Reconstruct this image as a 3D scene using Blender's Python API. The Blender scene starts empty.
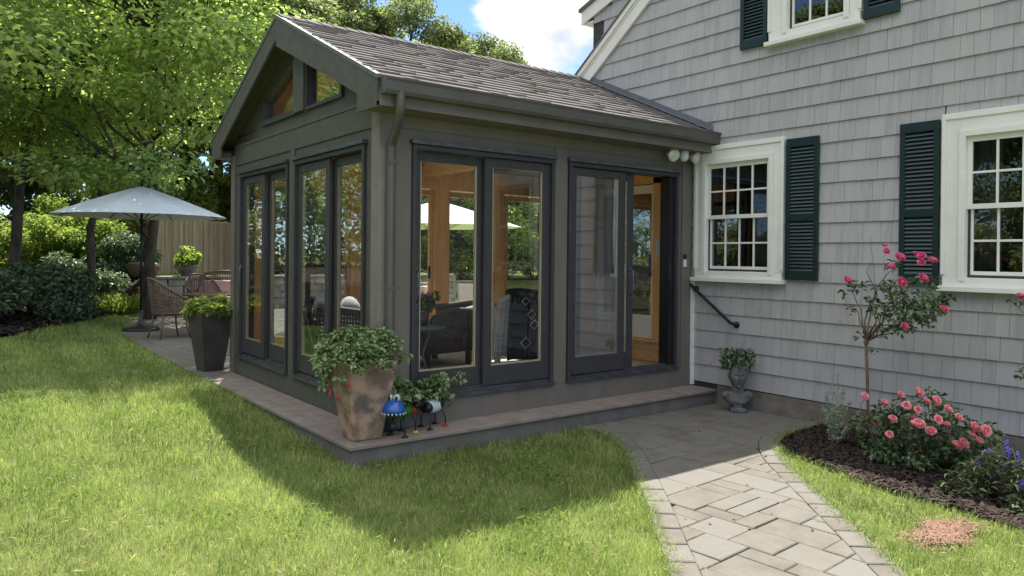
import bpy, math, random
import numpy as np
from mathutils import Vector, Matrix
R=math.radians
rng=np.random.default_rng(7); random.seed(7)
scene=bpy.context.scene; col=scene.collection

# ------------------------------------------------------------------ camera
CAM=Vector((-2.775,-5.35,1.58))
yaw,pitch,roll=.6534,-.0047,-.0099
Fv=Vector((math.sin(yaw)*math.cos(pitch),math.cos(yaw)*math.cos(pitch),math.sin(pitch)))
R0=Vector((math.cos(yaw),-math.sin(yaw),0)); U0=R0.cross(Fv)
Rv=math.cos(roll)*R0-math.sin(roll)*U0; Uv=math.sin(roll)*R0+math.cos(roll)*U0
cd=bpy.data.cameras.new('camera'); cam=bpy.data.objects.new('camera',cd); col.objects.link(cam)
m=Matrix((Rv,Uv,-Fv)).transposed().to_4x4(); m.translation=CAM; cam.matrix_world=m
cd.sensor_width=36; cd.lens=748.84/1024*36; cd.shift_y=(259.09-288)/1024; cd.clip_end=2000; cd.clip_start=.05
scene.camera=cam
def at(u,d):
    k=(u-512)/748.84
    return (CAM.x+d*(Fv.x+k*Rv.x), CAM.y+d*(Fv.y+k*Rv.y))

# ------------------------------------------------------------------ helpers
def tag(o,label=None,cat=None,group=None,kind=None):
    if label: o['label']=label
    if cat: o['category']=cat
    if group: o['group']=group
    if kind: o['kind']=kind
    return o
def empty(name,loc=(0,0,0),rz=0,label=None,cat=None,group=None):
    o=bpy.data.objects.new(name,None); col.objects.link(o); o.location=loc; o.rotation_euler=(0,0,rz); o.empty_display_size=.1
    return tag(o,label,cat,group)
def link(name,me,parent=None,loc=None):
    o=bpy.data.objects.new(name,me); col.objects.link(o)
    if parent: o.parent=parent
    if loc is not None: o.location=loc
    return o
def copy_tree(o,parent=None):
    c=o.copy(); col.objects.link(c); c.parent=parent
    for ch in o.children: copy_tree(ch,c)
    return c
class MB:
    def __init__(s): s.V=[];s.F=[];s.A=[];s.S=[];s.M=[]
    def add(s,vs,fs,a=None,smooth=False,mi=0):
        b=len(s.V); s.V+= [tuple(v) for v in vs]
        if a is None: a=random.random()
        for f in fs: s.F.append(tuple(b+i for i in f)); s.A.append(a); s.S.append(smooth); s.M.append(mi)
    def box(s,x0,y0,z0,x1,y1,z1,a=None,mi=0):
        x0,x1=min(x0,x1),max(x0,x1);y0,y1=min(y0,y1),max(y0,y1);z0,z1=min(z0,z1),max(z0,z1)
        s.add([(x0,y0,z0),(x1,y0,z0),(x1,y1,z0),(x0,y1,z0),(x0,y0,z1),(x1,y0,z1),(x1,y1,z1),(x0,y1,z1)],
              [(0,3,2,1),(4,5,6,7),(0,1,5,4),(1,2,6,5),(2,3,7,6),(3,0,4,7)],a,mi=mi)
    def hexa(s,p,a=None,mi=0): # 8 points bottom ring, top ring
        s.add(p,[(0,3,2,1),(4,5,6,7),(0,1,5,4),(1,2,6,5),(2,3,7,6),(3,0,4,7)],a,mi=mi)
    def prism(s,poly,vec,a=None,mi=0):
        n=len(poly); vec=Vector(vec); P=[Vector(p) for p in poly]; Q=[p+vec for p in P]
        s.add(P+Q,[tuple(range(n))[::-1],tuple(range(n,2*n))]+[(i,(i+1)%n,n+(i+1)%n,n+i) for i in range(n)],a,mi=mi)
    def tube(s,pts,rad,n=8,a=None,cap=True,smooth=True,mi=0):
        pts=[Vector(p) for p in pts]
        if not hasattr(rad,'__len__'): rad=[rad]*len(pts)
        ref=None;rings=[];vs=[]
        for i,p in enumerate(pts):
            t=(pts[min(i+1,len(pts)-1)]-pts[max(i-1,0)])
            t=t.normalized() if t.length>1e-9 else Vector((0,0,1))
            if ref is None:
                ref=Vector((0,0,1)) if abs(t.z)<.9 else Vector((1,0,0))
            u=(ref-t*ref.dot(t)); u=u.normalized() if u.length>1e-6 else t.orthogonal().normalized()
            w=t.cross(u); ref=u
            for k in range(n):
                an=2*math.pi*k/n; vs.append(p+(u*math.cos(an)+w*math.sin(an))*rad[i])
        fs=[]
        for i in range(len(pts)-1):
            for k in range(n):
                k2=(k+1)%n; fs.append((i*n+k,i*n+k2,(i+1)*n+k2,(i+1)*n+k))
        if cap: fs+= [tuple(range(n))[::-1],tuple((len(pts)-1)*n+k for k in range(n))]
        s.add(vs,fs,a,smooth,mi)
    def lathe(s,prof,c=(0,0,0),n=24,a=None,sx=1,sy=1,smooth=True,mi=0):
        vs=[];fs=[]
        for r,z in prof:
            for k in range(n):
                an=2*math.pi*k/n; vs.append((c[0]+r*sx*math.cos(an),c[1]+r*sy*math.sin(an),c[2]+z))
        for i in range(len(prof)-1):
            for k in range(n):
                k2=(k+1)%n; fs.append((i*n+k,i*n+k2,(i+1)*n+k2,(i+1)*n+k))
        s.add(vs,fs,a,smooth,mi)
    def ball(s,c,rx,ry=None,rz=None,n=14,a=None,mi=0):
        ry=ry or rx; rz=rz or rx
        s.lathe([(max(1e-4,math.sin(math.pi*i/10)),0) for i in range(11)],c,n,a,mi=mi)
        for i in range(11):
            for k in range(n):
                j=len(s.V)-11*n+i*n+k; x,y,z=s.V[j]
                s.V[j]=(c[0]+(x-c[0])*rx,c[1]+(y-c[1])*ry,c[2]-rz*math.cos(math.pi*i/10))
    def build(s,name,mats,parent=None,bevel=0,loc=None,subsurf=0):
        me=bpy.data.meshes.new(name); me.from_pydata(s.V,[],s.F); 
        at_=me.attributes.new('rnd','FLOAT','FACE'); at_.data.foreach_set('value',np.array(s.A,dtype=np.float32))
        me.polygons.foreach_set('use_smooth',np.array(s.S,dtype=bool))
        if not isinstance(mats,(list,tuple)): mats=[mats]
        for m_ in mats: me.materials.append(m_)
        if len(mats)>1: me.polygons.foreach_set('material_index',np.array(s.M,dtype=np.int32))
        me.update()
        o=link(name,me,parent,loc)
        if bevel:
            b=o.modifiers.new('bevel','BEVEL'); b.width=bevel; b.segments=2; b.limit_method='ANGLE'; b.angle_limit=R(40)
        if subsurf:
            b=o.modifiers.new('sub','SUBSURF'); b.levels=b.render_levels=subsurf
        return o
def npmesh(name,V,F,A,mat,smooth=False):
    """V (n,3); F (m,k) same k; A per-face float"""
    me=bpy.data.meshes.new(name); k=F.shape[1]
    me.vertices.add(len(V)); me.vertices.foreach_set('co',V.astype(np.float32).ravel())
    me.loops.add(F.size); me.loops.foreach_set('vertex_index',F.astype(np.int32).ravel())
    me.polygons.add(len(F)); me.polygons.foreach_set('loop_start',np.arange(0,F.size,k,dtype=np.int32))
    try: me.polygons.foreach_set('loop_total',np.full(len(F),k,dtype=np.int32))
    except Exception: pass
    a=me.attributes.new('rnd','FLOAT','FACE'); a.data.foreach_set('value',A.astype(np.float32))
    if smooth: me.polygons.foreach_set('use_smooth',np.ones(len(F),dtype=bool))
    me.materials.append(mat); me.update(calc_edges=True); return me

# ------------------------------------------------------------------ materials
def srgb(r,g,b):
    f=lambda c:(c/255/12.92) if c/255<=.04045 else ((c/255+.055)/1.055)**2.4
    return (f(r),f(g),f(b))
def mat(name,c1,c2=None,rough=.7,scale=8,var=.0,bump=0,bscale=None,spec=.4,metal=0,stretch=(1,1,1),trans=0,detail=6,coat=0,hue=None,contrast=(.35,.65)):
    m=bpy.data.materials.new(name); m.use_nodes=True; nt=m.node_tree; N=nt.nodes; L=nt.links
    bs=N['Principled BSDF']; bs.inputs['Roughness'].default_value=rough; bs.inputs['Specular IOR Level'].default_value=spec; bs.inputs['Metallic'].default_value=metal
    if coat: bs.inputs['Coat Weight'].default_value=coat; bs.inputs['Coat Roughness'].default_value=.15
    c2=c2 or tuple(x*.8 for x in c1)
    tc=N.new('ShaderNodeTexCoord'); mp=N.new('ShaderNodeMapping'); mp.inputs['Scale'].default_value=stretch; L.new(tc.outputs['Object'],mp.inputs['Vector'])
    no=N.new('ShaderNodeTexNoise'); no.inputs['Scale'].default_value=scale; no.inputs['Detail'].default_value=detail; no.inputs['Roughness'].default_value=.6; L.new(mp.outputs[0],no.inputs['Vector'])
    mr=N.new('ShaderNodeMapRange'); mr.inputs[1].default_value=contrast[0]; mr.inputs[2].default_value=contrast[1]; L.new(no.outputs['Fac'],mr.inputs[0])
    mx=N.new('ShaderNodeMix'); mx.data_type='RGBA'; mx.inputs[6].default_value=(*c1,1); mx.inputs[7].default_value=(*c2,1); L.new(mr.outputs[0],mx.inputs[0])
    out=mx.outputs[2]
    if var or hue:
        a=N.new('ShaderNodeAttribute'); a.attribute_name='rnd'
        if hue:
            h=N.new('ShaderNodeMix'); h.data_type='RGBA'; h.inputs[7].default_value=(*hue,1); L.new(out,h.inputs[6])
            hm=N.new('ShaderNodeMapRange'); hm.inputs[1].default_value=.3; hm.inputs[2].default_value=1; L.new(a.outputs['Fac'],hm.inputs[0]); L.new(hm.outputs[0],h.inputs[0]); out=h.outputs[2]
        if var:
            r=N.new('ShaderNodeMapRange'); r.inputs[3].default_value=1-var; r.inputs[4].default_value=1+var; L.new(a.outputs['Fac'],r.inputs[0])
            v=N.new('ShaderNodeVectorMath'); v.operation='SCALE'; L.new(out,v.inputs[0]); L.new(r.outputs[0],v.inputs['Scale']); out=v.outputs[0]
    L.new(out,bs.inputs['Base Color'])
    if bump:
        b=N.new('ShaderNodeBump'); b.inputs['Strength'].default_value=min(1,bump); b.inputs['Distance'].default_value=.01
        n2=no
        if bscale:
            n2=N.new('ShaderNodeTexNoise'); n2.inputs['Scale'].default_value=bscale; n2.inputs['Detail'].default_value=8; L.new(mp.outputs[0],n2.inputs['Vector'])
        L.new(n2.outputs['Fac'],b.inputs['Height']); L.new(b.outputs[0],bs.inputs['Normal'])
    if trans:
        t=N.new('ShaderNodeBsdfTranslucent'); ms=N.new('ShaderNodeMixShader'); ms.inputs[0].default_value=trans
        g=N.new('ShaderNodeVectorMath'); g.operation='MULTIPLY'; g.inputs[1].default_value=(1.15,1.25,.78); L.new(out,g.inputs[0]); L.new(g.outputs[0],t.inputs['Color'])
        L.new(bs.outputs[0],ms.inputs[1]); L.new(t.outputs[0],ms.inputs[2]); L.new(ms.outputs[0],N['Material Output'].inputs['Surface'])
    return m
def glass(name,tint=(.97,.985,.98),k=1.6,screen=0):
    m=bpy.data.materials.new(name); m.use_nodes=True; nt=m.node_tree; N=nt.nodes; L=nt.links; N.remove(N['Principled BSDF'])
    t=N.new('ShaderNodeBsdfTransparent'); t.inputs[0].default_value=(*tint,1)
    g=N.new('ShaderNodeBsdfGlossy'); g.inputs['Roughness'].default_value=.0; g.inputs[0].default_value=(.95,.97,1,1)
    fr=N.new('ShaderNodeFresnel'); fr.inputs[0].default_value=1.5
    mu=N.new('ShaderNodeMath'); mu.operation='MULTIPLY'; mu.inputs[1].default_value=k; mu.use_clamp=True; L.new(fr.outputs[0],mu.inputs[0])
    ms=N.new('ShaderNodeMixShader'); L.new(mu.outputs[0],ms.inputs[0]); L.new(t.outputs[0],ms.inputs[1]); L.new(g.outputs[0],ms.inputs[2])
    tc=N.new('ShaderNodeTexCoord'); no=N.new('ShaderNodeTexNoise'); no.inputs['Scale'].default_value=2.2; no.inputs['Detail'].default_value=1
    b=N.new('ShaderNodeBump'); b.inputs['Strength'].default_value=.12; b.inputs['Distance'].default_value=.01; L.new(tc.outputs['Object'],no.inputs['Vector']); L.new(no.outputs['Fac'],b.inputs['Height']); L.new(b.outputs[0],g.inputs['Normal'])
    last=ms
    if screen:
        d=N.new('ShaderNodeBsdfDiffuse'); d.inputs[0].default_value=(.12,.12,.12,1); m2=N.new('ShaderNodeMixShader'); m2.inputs[0].default_value=screen
        L.new(ms.outputs[0],m2.inputs[1]); L.new(d.outputs[0],m2.inputs[2]); last=m2
    L.new(last.outputs[0],N['Material Output'].inputs['Surface']); return m
M={}
M['shingle']=mat('shingle',(.43,.413,.395),(.355,.343,.33),rough=.85,scale=14,var=.07,bump=.35,stretch=(1,1.6,.18),hue=(.39,.375,.355),bscale=30)
M['back']=mat('wall_sheathing',(.05,.05,.05))
M['white']=mat('white_trim',(.80,.77,.68),(.74,.71,.63),rough=.5,scale=5,bump=.05)
M['brown']=mat('brown_paint',(.165,.142,.118),(.138,.12,.102),rough=.55,scale=6,bump=.05,stretch=(1,1,.3))
M['brownL']=mat('brown_corner',(.22,.195,.162),(.18,.16,.135),rough=.55,scale=6)
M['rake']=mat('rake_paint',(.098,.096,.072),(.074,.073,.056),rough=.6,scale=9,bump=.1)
M['drip']=mat('drip_edge',(.13,.14,.11),(.09,.10,.075),rough=.5,scale=20)
M['gutter']=mat('gutter_metal',(.10,.092,.082),(.08,.074,.066),rough=.35,spec=.5,scale=5)
M['sash']=mat('sash_paint',(.052,.049,.051),(.04,.038,.041),rough=.4,scale=12)
M['metal']=mat('track_metal',(.16,.17,.18),(.1,.1,.11),rough=.35,metal=.7)
M['black']=mat('black_metal',(.015,.015,.017),(.01,.01,.01),rough=.35)
M['pine']=mat('pine',(.78,.47,.20),(.64,.36,.13),rough=.45,scale=3,stretch=(6,6,.7),var=.1,detail=8)
M['pineh']=mat('pine_boards',(.76,.47,.21),(.62,.36,.15),rough=.45,scale=3,stretch=(.6,6,6),var=.16,detail=8)
M['pinelight']=mat('pale_pine',(.62,.50,.33),(.55,.42,.26),rough=.5,scale=4,stretch=(6,6,.7))
M['floor']=mat('floor_tile',(.48,.38,.28),(.4,.31,.22),rough=.35,scale=4)
M['deck']=mat('deck_board',(.25,.205,.17),(.18,.148,.125),rough=.75,scale=6,stretch=(1,1,1),var=.12,bump=.2,bscale=40)
M['deckface']=mat('deck_riser',(.17,.15,.13),(.12,.107,.094),rough=.8,scale=5,bump=.1)
M['roof']=mat('asphalt_shingle',(.20,.178,.155),(.13,.117,.104),rough=.95,scale=60,var=.24,bump=.5,bscale=200,spec=.1,hue=(.12,.112,.11))
M['roofedge']=mat('flashing',(.15,.16,.18),(.12,.13,.14),rough=.5)
M['shutter']=mat('shutter_paint',(.007,.026,.024),(.005,.02,.018),rough=.38,scale=10,spec=.5)
M['found']=mat('foundation',(.22,.19,.155),(.13,.115,.095),rough=.95,scale=5,bump=.5,bscale=40)
M['paver']=mat('paver',(.165,.15,.122),(.125,.115,.096),rough=.9,scale=7,var=.09,bump=.5,bscale=55,hue=(.145,.137,.12),spec=.2)
M['pborder']=mat('paver_border',(.145,.134,.114),(.11,.102,.088),rough=.9,scale=7,var=.09,bump=.5,bscale=55,spec=.2)
M['joint']=mat('joint_sand',(.12,.11,.085),(.07,.065,.05),rough=1,scale=30)
M['soil']=mat('lawn_soil',(.14,.16,.05),(.10,.11,.04),rough=1,scale=9,spec=.05)
M['mulch']=mat('mulch',(.032,.024,.02),(.014,.011,.01),rough=1,scale=30,bump=1,bscale=60,spec=.1)
M['chip']=mat('mulch_chip',(.055,.040,.032),(.024,.018,.015),rough=.95,scale=20,var=.6,spec=.15)
M['dirt']=mat('bare_soil',(.28,.18,.13),(.18,.11,.08),rough=1,scale=25,bump=1,bscale=60,spec=.05)
M['grass']=mat('grass_blade',(.185,.275,.058),(.115,.19,.045),rough=.6,scale=.9,var=.35,trans=.42,hue=(.35,.38,.15),spec=.25,detail=3)
M['maple']=mat('maple_leaf',(.33,.43,.19),(.25,.34,.16),rough=.55,scale=.6,var=.35,trans=.66,hue=(.52,.56,.20),spec=.3,detail=3)
M['oak']=mat('oak_leaf',(.19,.235,.10),(.14,.18,.08),rough=.55,scale=.6,var=.4,trans=.42,hue=(.31,.33,.15),spec=.3,detail=3)
M['lime']=mat('light_leaf',(.21,.29,.06),(.14,.21,.05),rough=.55,scale=.8,var=.35,trans=.5,hue=(.33,.36,.10),spec=.3,detail=3)
M['dark']=mat('rhododendron_leaf',(.12,.175,.09),(.07,.115,.06),rough=.4,scale=2,var=.4,trans=.2,hue=(.19,.25,.13),spec=.45)
M['pot_leaf']=mat('pot_leaf',(.085,.14,.035),(.05,.09,.025),rough=.5,scale=9,var=.35,trans=.3,hue=(.16,.20,.06))
M['var_leaf']=mat('variegated_leaf',(.18,.26,.08),(.10,.17,.055),rough=.5,scale=14,var=.35,trans=.3,hue=(.30,.34,.2))
M['rose_leaf']=mat('rose_leaf',(.09,.145,.05),(.055,.10,.04),rough=.4,scale=9,var=.35,trans=.25,hue=(.15,.21,.09),spec=.5)
M['silver']=mat('silver_leaf',(.40,.46,.32),(.30,.36,.24),rough=.8,scale=9,var=.25,trans=.2)
M['sal_leaf']=mat('salvia_leaf',(.12,.17,.075),(.08,.12,.055),rough=.7,scale=9,var=.35,trans=.2,hue=(.30,.31,.17))
M['bark']=mat('bark',(.12,.10,.08),(.05,.042,.035),rough=.95,scale=9,stretch=(1,1,.25),bump=1,bscale=14,spec=.1)
M['stem']=mat('green_stem',(.10,.12,.05),(.07,.08,.035),rough=.7)
M['cane']=mat('woody_stem',(.17,.12,.08),(.10,.07,.05),rough=.9,scale=20)
M['pink']=mat('pink_petal',(.80,.12,.33),(.70,.08,.26),rough=.6,scale=30,var=.2,trans=.25,hue=(.88,.40,.55))
M['coral']=mat('coral_petal',(.86,.34,.44),(.82,.24,.36),rough=.6,scale=30,var=.18,trans=.25,hue=(.92,.58,.58))
M['red']=mat('red_petal',(.55,.03,.06),(.4,.02,.05),rough=.6,trans=.2)
M['violet']=mat('violet_petal',(.24,.18,.60),(.18,.13,.48),rough=.7,var=.3,trans=.2)
M['stone']=mat('bust_stone',(.19,.185,.17),(.09,.088,.084),rough=.9,scale=12,bump=.5,bscale=50)
M['rock']=mat('wall_stone',(.36,.33,.28),(.22,.2,.17),rough=.9,scale=5,var=.25,bump=.6,bscale=20)
M['canvas']=mat('canvas',(.62,.68,.76),(.57,.63,.71),rough=.8,scale=3,trans=.12)
M['canvasw']=mat('white_canvas',(.75,.75,.73),(.7,.7,.68),rough=.8,scale=3,trans=.25)
M['wicker']=mat('brown_wicker',(.17,.11,.08),(.10,.065,.048),rough=.6,scale=30,var=.3)
M['wickerg']=mat('grey_wicker',(.55,.52,.46),(.40,.38,.33),rough=.7,scale=30,var=.3)
M['wickerd']=mat('dark_wicker',(.085,.07,.058),(.05,.042,.036),rough=.5,scale=30,var=.3)
M['navy']=mat('navy_cloth',(.012,.016,.038),(.008,.011,.028),rough=.95,scale=30,bump=.4)
M['whitecloth']=mat('white_cloth',(.62,.62,.6),(.55,.55,.53),rough=.9,scale=20,bump=.2)
M['teal']=mat('grey_cloth',(.12,.15,.15),(.09,.115,.115),rough=.95,scale=20,bump=.2)
M['fence']=mat('fence_wood',(.40,.31,.18),(.24,.19,.115),rough=.9,scale=4,stretch=(2,2,.2),var=.3,bump=.3)
M['teak']=mat('grey_teak',(.35,.31,.26),(.25,.22,.18),rough=.8,scale=6)
M['blue']=mat('blue_enamel',(.02,.10,.42),(.015,.07,.3),rough=.3,scale=14,coat=.5)
M['green']=mat('green_enamel',(.03,.16,.03),(.02,.1,.02),rough=.35,scale=14,coat=.3)
M['yellow']=mat('yellow_enamel',(.5,.42,.08),None,rough=.4)
M['redp']=mat('red_enamel',(.42,.03,.02),None,rough=.4)
M['whitep']=mat('white_enamel',(.62,.66,.64),(.5,.54,.53),rough=.35,scale=12)
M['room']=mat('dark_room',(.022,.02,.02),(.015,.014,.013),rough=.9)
M['curtain']=mat('curtain',(.07,.07,.07),(.05,.05,.05),rough=.9,scale=3,stretch=(1,12,.2))
M['clover']=mat('clover_leaf',(.12,.19,.03),(.08,.14,.022),rough=.9,spec=.1,scale=5,var=.3,trans=.3)
M['straw']=mat('straw',(.42,.40,.22),(.32,.30,.15),rough=.9,scale=9,var=.3,trans=.3,spec=.1)
M['lens']=mat('lamp_lens',(.72,.70,.55),(.55,.54,.42),rough=.08,scale=40,spec=.8,coat=1)
M['plastic']=mat('white_plastic',(.7,.7,.68),None,rough=.4)
M['glass']=glass('door_glass',k=.5); M['wglass']=glass('window_glass',k=1.1); M['sglass']=glass('screened_glass',k=.6,screen=.13)
def copper():
    m=mat('mottled_copper',(.42,.27,.20),(.20,.135,.105),rough=.6,scale=7,bump=.6,bscale=45,contrast=(.42,.58),detail=10)
    nt=m.node_tree; N=nt.nodes; L=nt.links; bs=N['Principled BSDF']; src=bs.inputs['Base Color'].links[0].from_socket
    tc=N.new('ShaderNodeTexCoord'); n=N.new('ShaderNodeTexNoise'); n.inputs['Scale'].default_value=7; n.inputs['Detail'].default_value=9; n.inputs['Distortion'].default_value=1.2; L.new(tc.outputs['Object'],n.inputs['Vector'])
    mr=N.new('ShaderNodeMapRange'); mr.inputs[1].default_value=.52; mr.inputs[2].default_value=.66; mr.inputs[4].default_value=.85; L.new(n.outputs['Fac'],mr.inputs[0])
    mx=N.new('ShaderNodeMix'); mx.data_type='RGBA'; mx.inputs[7].default_value=(.12,.10,.085,1); L.new(mr.outputs[0],mx.inputs[0]); L.new(src,mx.inputs[6])
    # green-gold wash, streaked downwards, strongest on the faces turned to -X
    g=N.new('ShaderNodeTexNoise'); g.inputs['Scale'].default_value=3; L.new(tc.outputs['Object'],g.inputs['Vector'])
    m2=N.new('ShaderNodeMapRange'); m2.inputs[1].default_value=.5; m2.inputs[2].default_value=.7; m2.inputs[4].default_value=.55; L.new(g.outputs['Fac'],m2.inputs[0])
    mx2=N.new('ShaderNodeMix'); mx2.data_type='RGBA'; mx2.inputs[7].default_value=(.22,.19,.07,1); L.new(m2.outputs[0],mx2.inputs[0]); L.new(mx.outputs[2],mx2.inputs[6]); L.new(mx2.outputs[2],bs.inputs['Base Color'])
    return m
M['copper']=copper()
M['darkpot']=mat('dark_resin_pot',(.075,.06,.055),(.04,.033,.032),rough=.5,scale=5,bump=.2)

# ------------------------------------------------------------------ terrain
def ss(v,a,b):
    t=np.clip((v-a)/(b-a),0,1); return t*t*(3-2*t)
def ground_z(x,y):
    x=np.asarray(x,dtype=float); y=np.asarray(y,dtype=float)
    return .17*ss(y,-1.9,3.3)*(1-ss(x,.2,1.6)*(1-ss(y,2,3.4)))*(1-ss(x,4.2,5))+.27*ss(y,7,15)*(1-ss(x,-2.6,-.5))+.45*ss(y,14,30)*(1-ss(x,-.6,1.4))+.8*ss(y,13.8,14.4)*ss(x,.0,1.6)*.95
def gz(x,y): return float(ground_z(x,y))
def catmull(P,n=8):
    P=[np.array(p,dtype=float) for p in P]; out=[]
    Q=[2*P[0]-P[1]]+P+[2*P[-1]-P[-2]]
    for i in range(1,len(Q)-2):
        for k in range(n):
            t=k/n; a,b,c,d=Q[i-1],Q[i],Q[i+1],Q[i+2]
            out.append(.5*((2*b)+(-a+c)*t+(2*a-5*b+4*c-d)*t*t+(-a+3*b-3*c+d)*t**3))
    out.append(P[-1]); return np.array(out)
Lout=catmull([(1.80,-.37),(1.84,-.70),(1.60,-1.12),(1.20,-1.62),(.80,-2.10),(.42,-2.53),(.08,-2.92),(-.7,-3.80),(-1.9,-5.16),(-3.4,-6.9)],8)
Rin=catmull([(3.82,-1.42),(3.40,-1.44),(3.0,-1.50),(2.64,-1.67),(2.30,-1.94),(1.98,-2.29),(1.54,-2.79),(1.07,-3.32),(.3,-4.19),(-.9,-5.55),(-2.4,-7.25)],8)
def offset(P,w):
    T=np.gradient(P,axis=0); T/=np.linalg.norm(T,axis=1)[:,None]; return P+np.stack([-T[:,1],T[:,0]],1)*w
Lin=offset(Lout,.15); Rout=offset(Rin,.15)
Rout[:,0]=np.minimum(Rout[:,0],3.82); Lin[:,1]=np.minimum(Lin[:,1],-.37)
path_outer=np.vstack([Lout,Rout[::-1],[[3.82,-.37]]])
path_inner=np.vstack([Lin,Rin[::-1],[[3.82,-.37]]])
bed_edge=catmull([(2.76,-1.83),(2.62,-2.12),(2.48,-2.45),(2.38,-2.75),(2.35,-3.0),(2.31,-3.29),(2.25,-3.6),(2.2,-4.2),(2.25,-5.5),(2.3,-8)],6)
bed=np.vstack([[p for p in Rout if p[0]>2.76], [[2.76,-1.83]] , bed_edge, [[3.82,-8],[3.82,-1.6]]])
patio=np.array([(-.42,3.06),(0,3.73),(5.3,3.73),(5.3,13.7),(1.4,13.7),(.75,12.6),(.1,10.6),(-.28,9.0),(-.40,6.0)])
far_bed=np.vstack([catmull([(-9,5.2),(-5.2,6.9),(-3.2,8.0),(-2.02,8.75),(-.97,10.9),(.2,12.8),(.75,13.6),(1.5,13.9)],6),[[1.6,60],[-60,60],[-60,2]]])
def inside(P,poly):
    x,y=P[:,0],P[:,1]; r=np.zeros(len(P),bool); n=len(poly); j=n-1
    for i in range(n):
        xi,yi=poly[i];xj,yj=poly[j]
        if yi!=yj:
            c=((yi>y)!=(yj>y))&(x<(xj-xi)*(y-yi)/(yj-yi)+xi); r^=c
        j=i
    return r
def ground_mesh():
    xs=np.concatenate([[-300,-150,-80,-50,-35],np.arange(-25,12.01,.3),[16,25,40,80,150,300]])
    ys=np.concatenate([[-300,-150,-60,-25],np.arange(-12,32.01,.3),[36,45,60,90,150,300]])
    X,Y=np.meshgrid(xs,ys); Z=ground_z(X,Y)-.012
    bumpy=.012*np.sin(X*1.3+.5)*np.sin(Y*1.1)+.006*np.sin(X*3.1)*np.cos(Y*2.7)
    Z+=bumpy*(X<1)
    nx=len(xs); I=np.arange(len(ys)-1)[:,None]*nx+np.arange(nx-1)[None,:]
    F=np.stack([I,I+1,I+1+nx,I+nx],-1).reshape(-1,4)
    return npmesh('ground',np.stack([X,Y,Z],-1).reshape(-1,3),F,np.zeros(len(F)),M['soil'],True)
tag(link('ground',ground_mesh()),kind='structure')
def flat(name,poly,z,m,follow=False):
    import mathutils.geometry as mg
    tri=mg.tessellate_polygon([[Vector((p[0],p[1],0)) for p in poly]])
    b=MB(); b.add([(p[0],p[1],z+(gz(*p) if follow else 0)) for p in poly],[tuple(t) for t in tri],.5)
    return tag(b.build(name,m),kind='structure')
flat('path_base',path_outer,.008,M['joint'])
flat('mulch_bed',bed,.012,M['mulch'])
b=MB()
bx=np.arange(-26,2.2,.5)
def bed_grid():
    xs=np.arange(-26,1.8,.25); ys=np.arange(2,34,.25); X,Y=np.meshgrid(xs,ys); P=np.stack([X.ravel(),Y.ravel()],1)
    nx=len(xs); I=(np.arange(len(ys)-1)[:,None]*nx+np.arange(nx-1)[None,:]).ravel()
    c=P[I]+.125; k=inside(c,far_bed); I=I[k]
    F=np.stack([I,I+1,I+1+nx,I+nx],-1); Z=ground_z(P[:,0],P[:,1])+.05+.03*rng.random(len(P))
    return npmesh('mulch_ground',np.column_stack([P,Z]),F,np.zeros(len(F)),M['mulch'],True)
tag(link('mulch_ground',bed_grid()),kind='structure')
# pavers ---------------------------------------------------------
def clip(poly,x0,y0,x1,y1):
    for ax,v,sg in ((0,x0,1),(0,x1,-1),(1,y0,1),(1,y1,-1)):
        out=[]
        for i in range(len(poly)):
            a=poly[i-1];b_=poly[i]; ia=(a[ax]-v)*sg>=0; ib=(b_[ax]-v)*sg>=0
            if ia!=ib:
                t=(v-a[ax])/(b_[ax]-a[ax]); out.append((a[0]+t*(b_[0]-a[0]),a[1]+t*(b_[1]-a[1])))
            if ib: out.append((b_[0],b_[1]))
        poly=out
        if len(poly)<3: return []
    return poly
def tiling(x0,y0,x1,y1,u,sizes,seed):
    rr=random.Random(seed); nx=int((x1-x0)/u); ny=int((y1-y0)/u); g=[[0]*nx for _ in range(ny)]; out=[]
    for j in range(ny):
        for i in range(nx):
            if g[j][i]: continue
            sz=sizes[:]; rr.shuffle(sz)
            for w,h in sz+[(2,1),(1,2),(1,1)]:
                if i+w<=nx and j+h<=ny and all(not g[j+b_][i+a] for a in range(w) for b_ in range(h)):
                    for a in range(w):
                        for b_ in range(h): g[j+b_][i+a]=1
                    out.append((x0+i*u,y0+j*u,x0+(i+w)*u,y0+(j+h)*u)); break
    return out
def stone_slab(mb,poly,z0,z1,a,bev=.008):
    q_=np.array(poly); 
    if np.sum(q_[:,0]*np.roll(q_[:,1],-1)-q_[:,1]*np.roll(q_[:,0],-1))<0: poly=list(poly)[::-1]
    n=len(poly); c=np.mean(poly,axis=0); P=[np.array(p) for p in poly]
    ins=[p+(c-p)/max(np.linalg.norm(c-p),1e-6)*bev for p in P]
    vs=[(p[0],p[1],z0) for p in P]+[(p[0],p[1],z1-bev*.6) for p in P]+[(p[0],p[1],z1) for p in ins]
    fs=[(i,(i+1)%n,n+(i+1)%n,n+i) for i in range(n)]+[(n+i,n+(i+1)%n,2*n+(i+1)%n,2*n+i) for i in range(n)]+[tuple(range(2*n,3*n))]
    mb.add(vs,fs,a)
def area(p):
    p=np.array(p); return abs(np.sum(p[:,0]*np.roll(p[:,1],-1)-p[:,1]*np.roll(p[:,0],-1)))/2
mb=MB(); g=.003; a0=R(4); ca,sa=math.cos(a0),math.sin(a0)
rot=lambda P,s:[(p[0]*ca-s*p[1]*sa,s*p[0]*sa+p[1]*ca) for p in P]
pin=rot(path_inner,-1)
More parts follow.
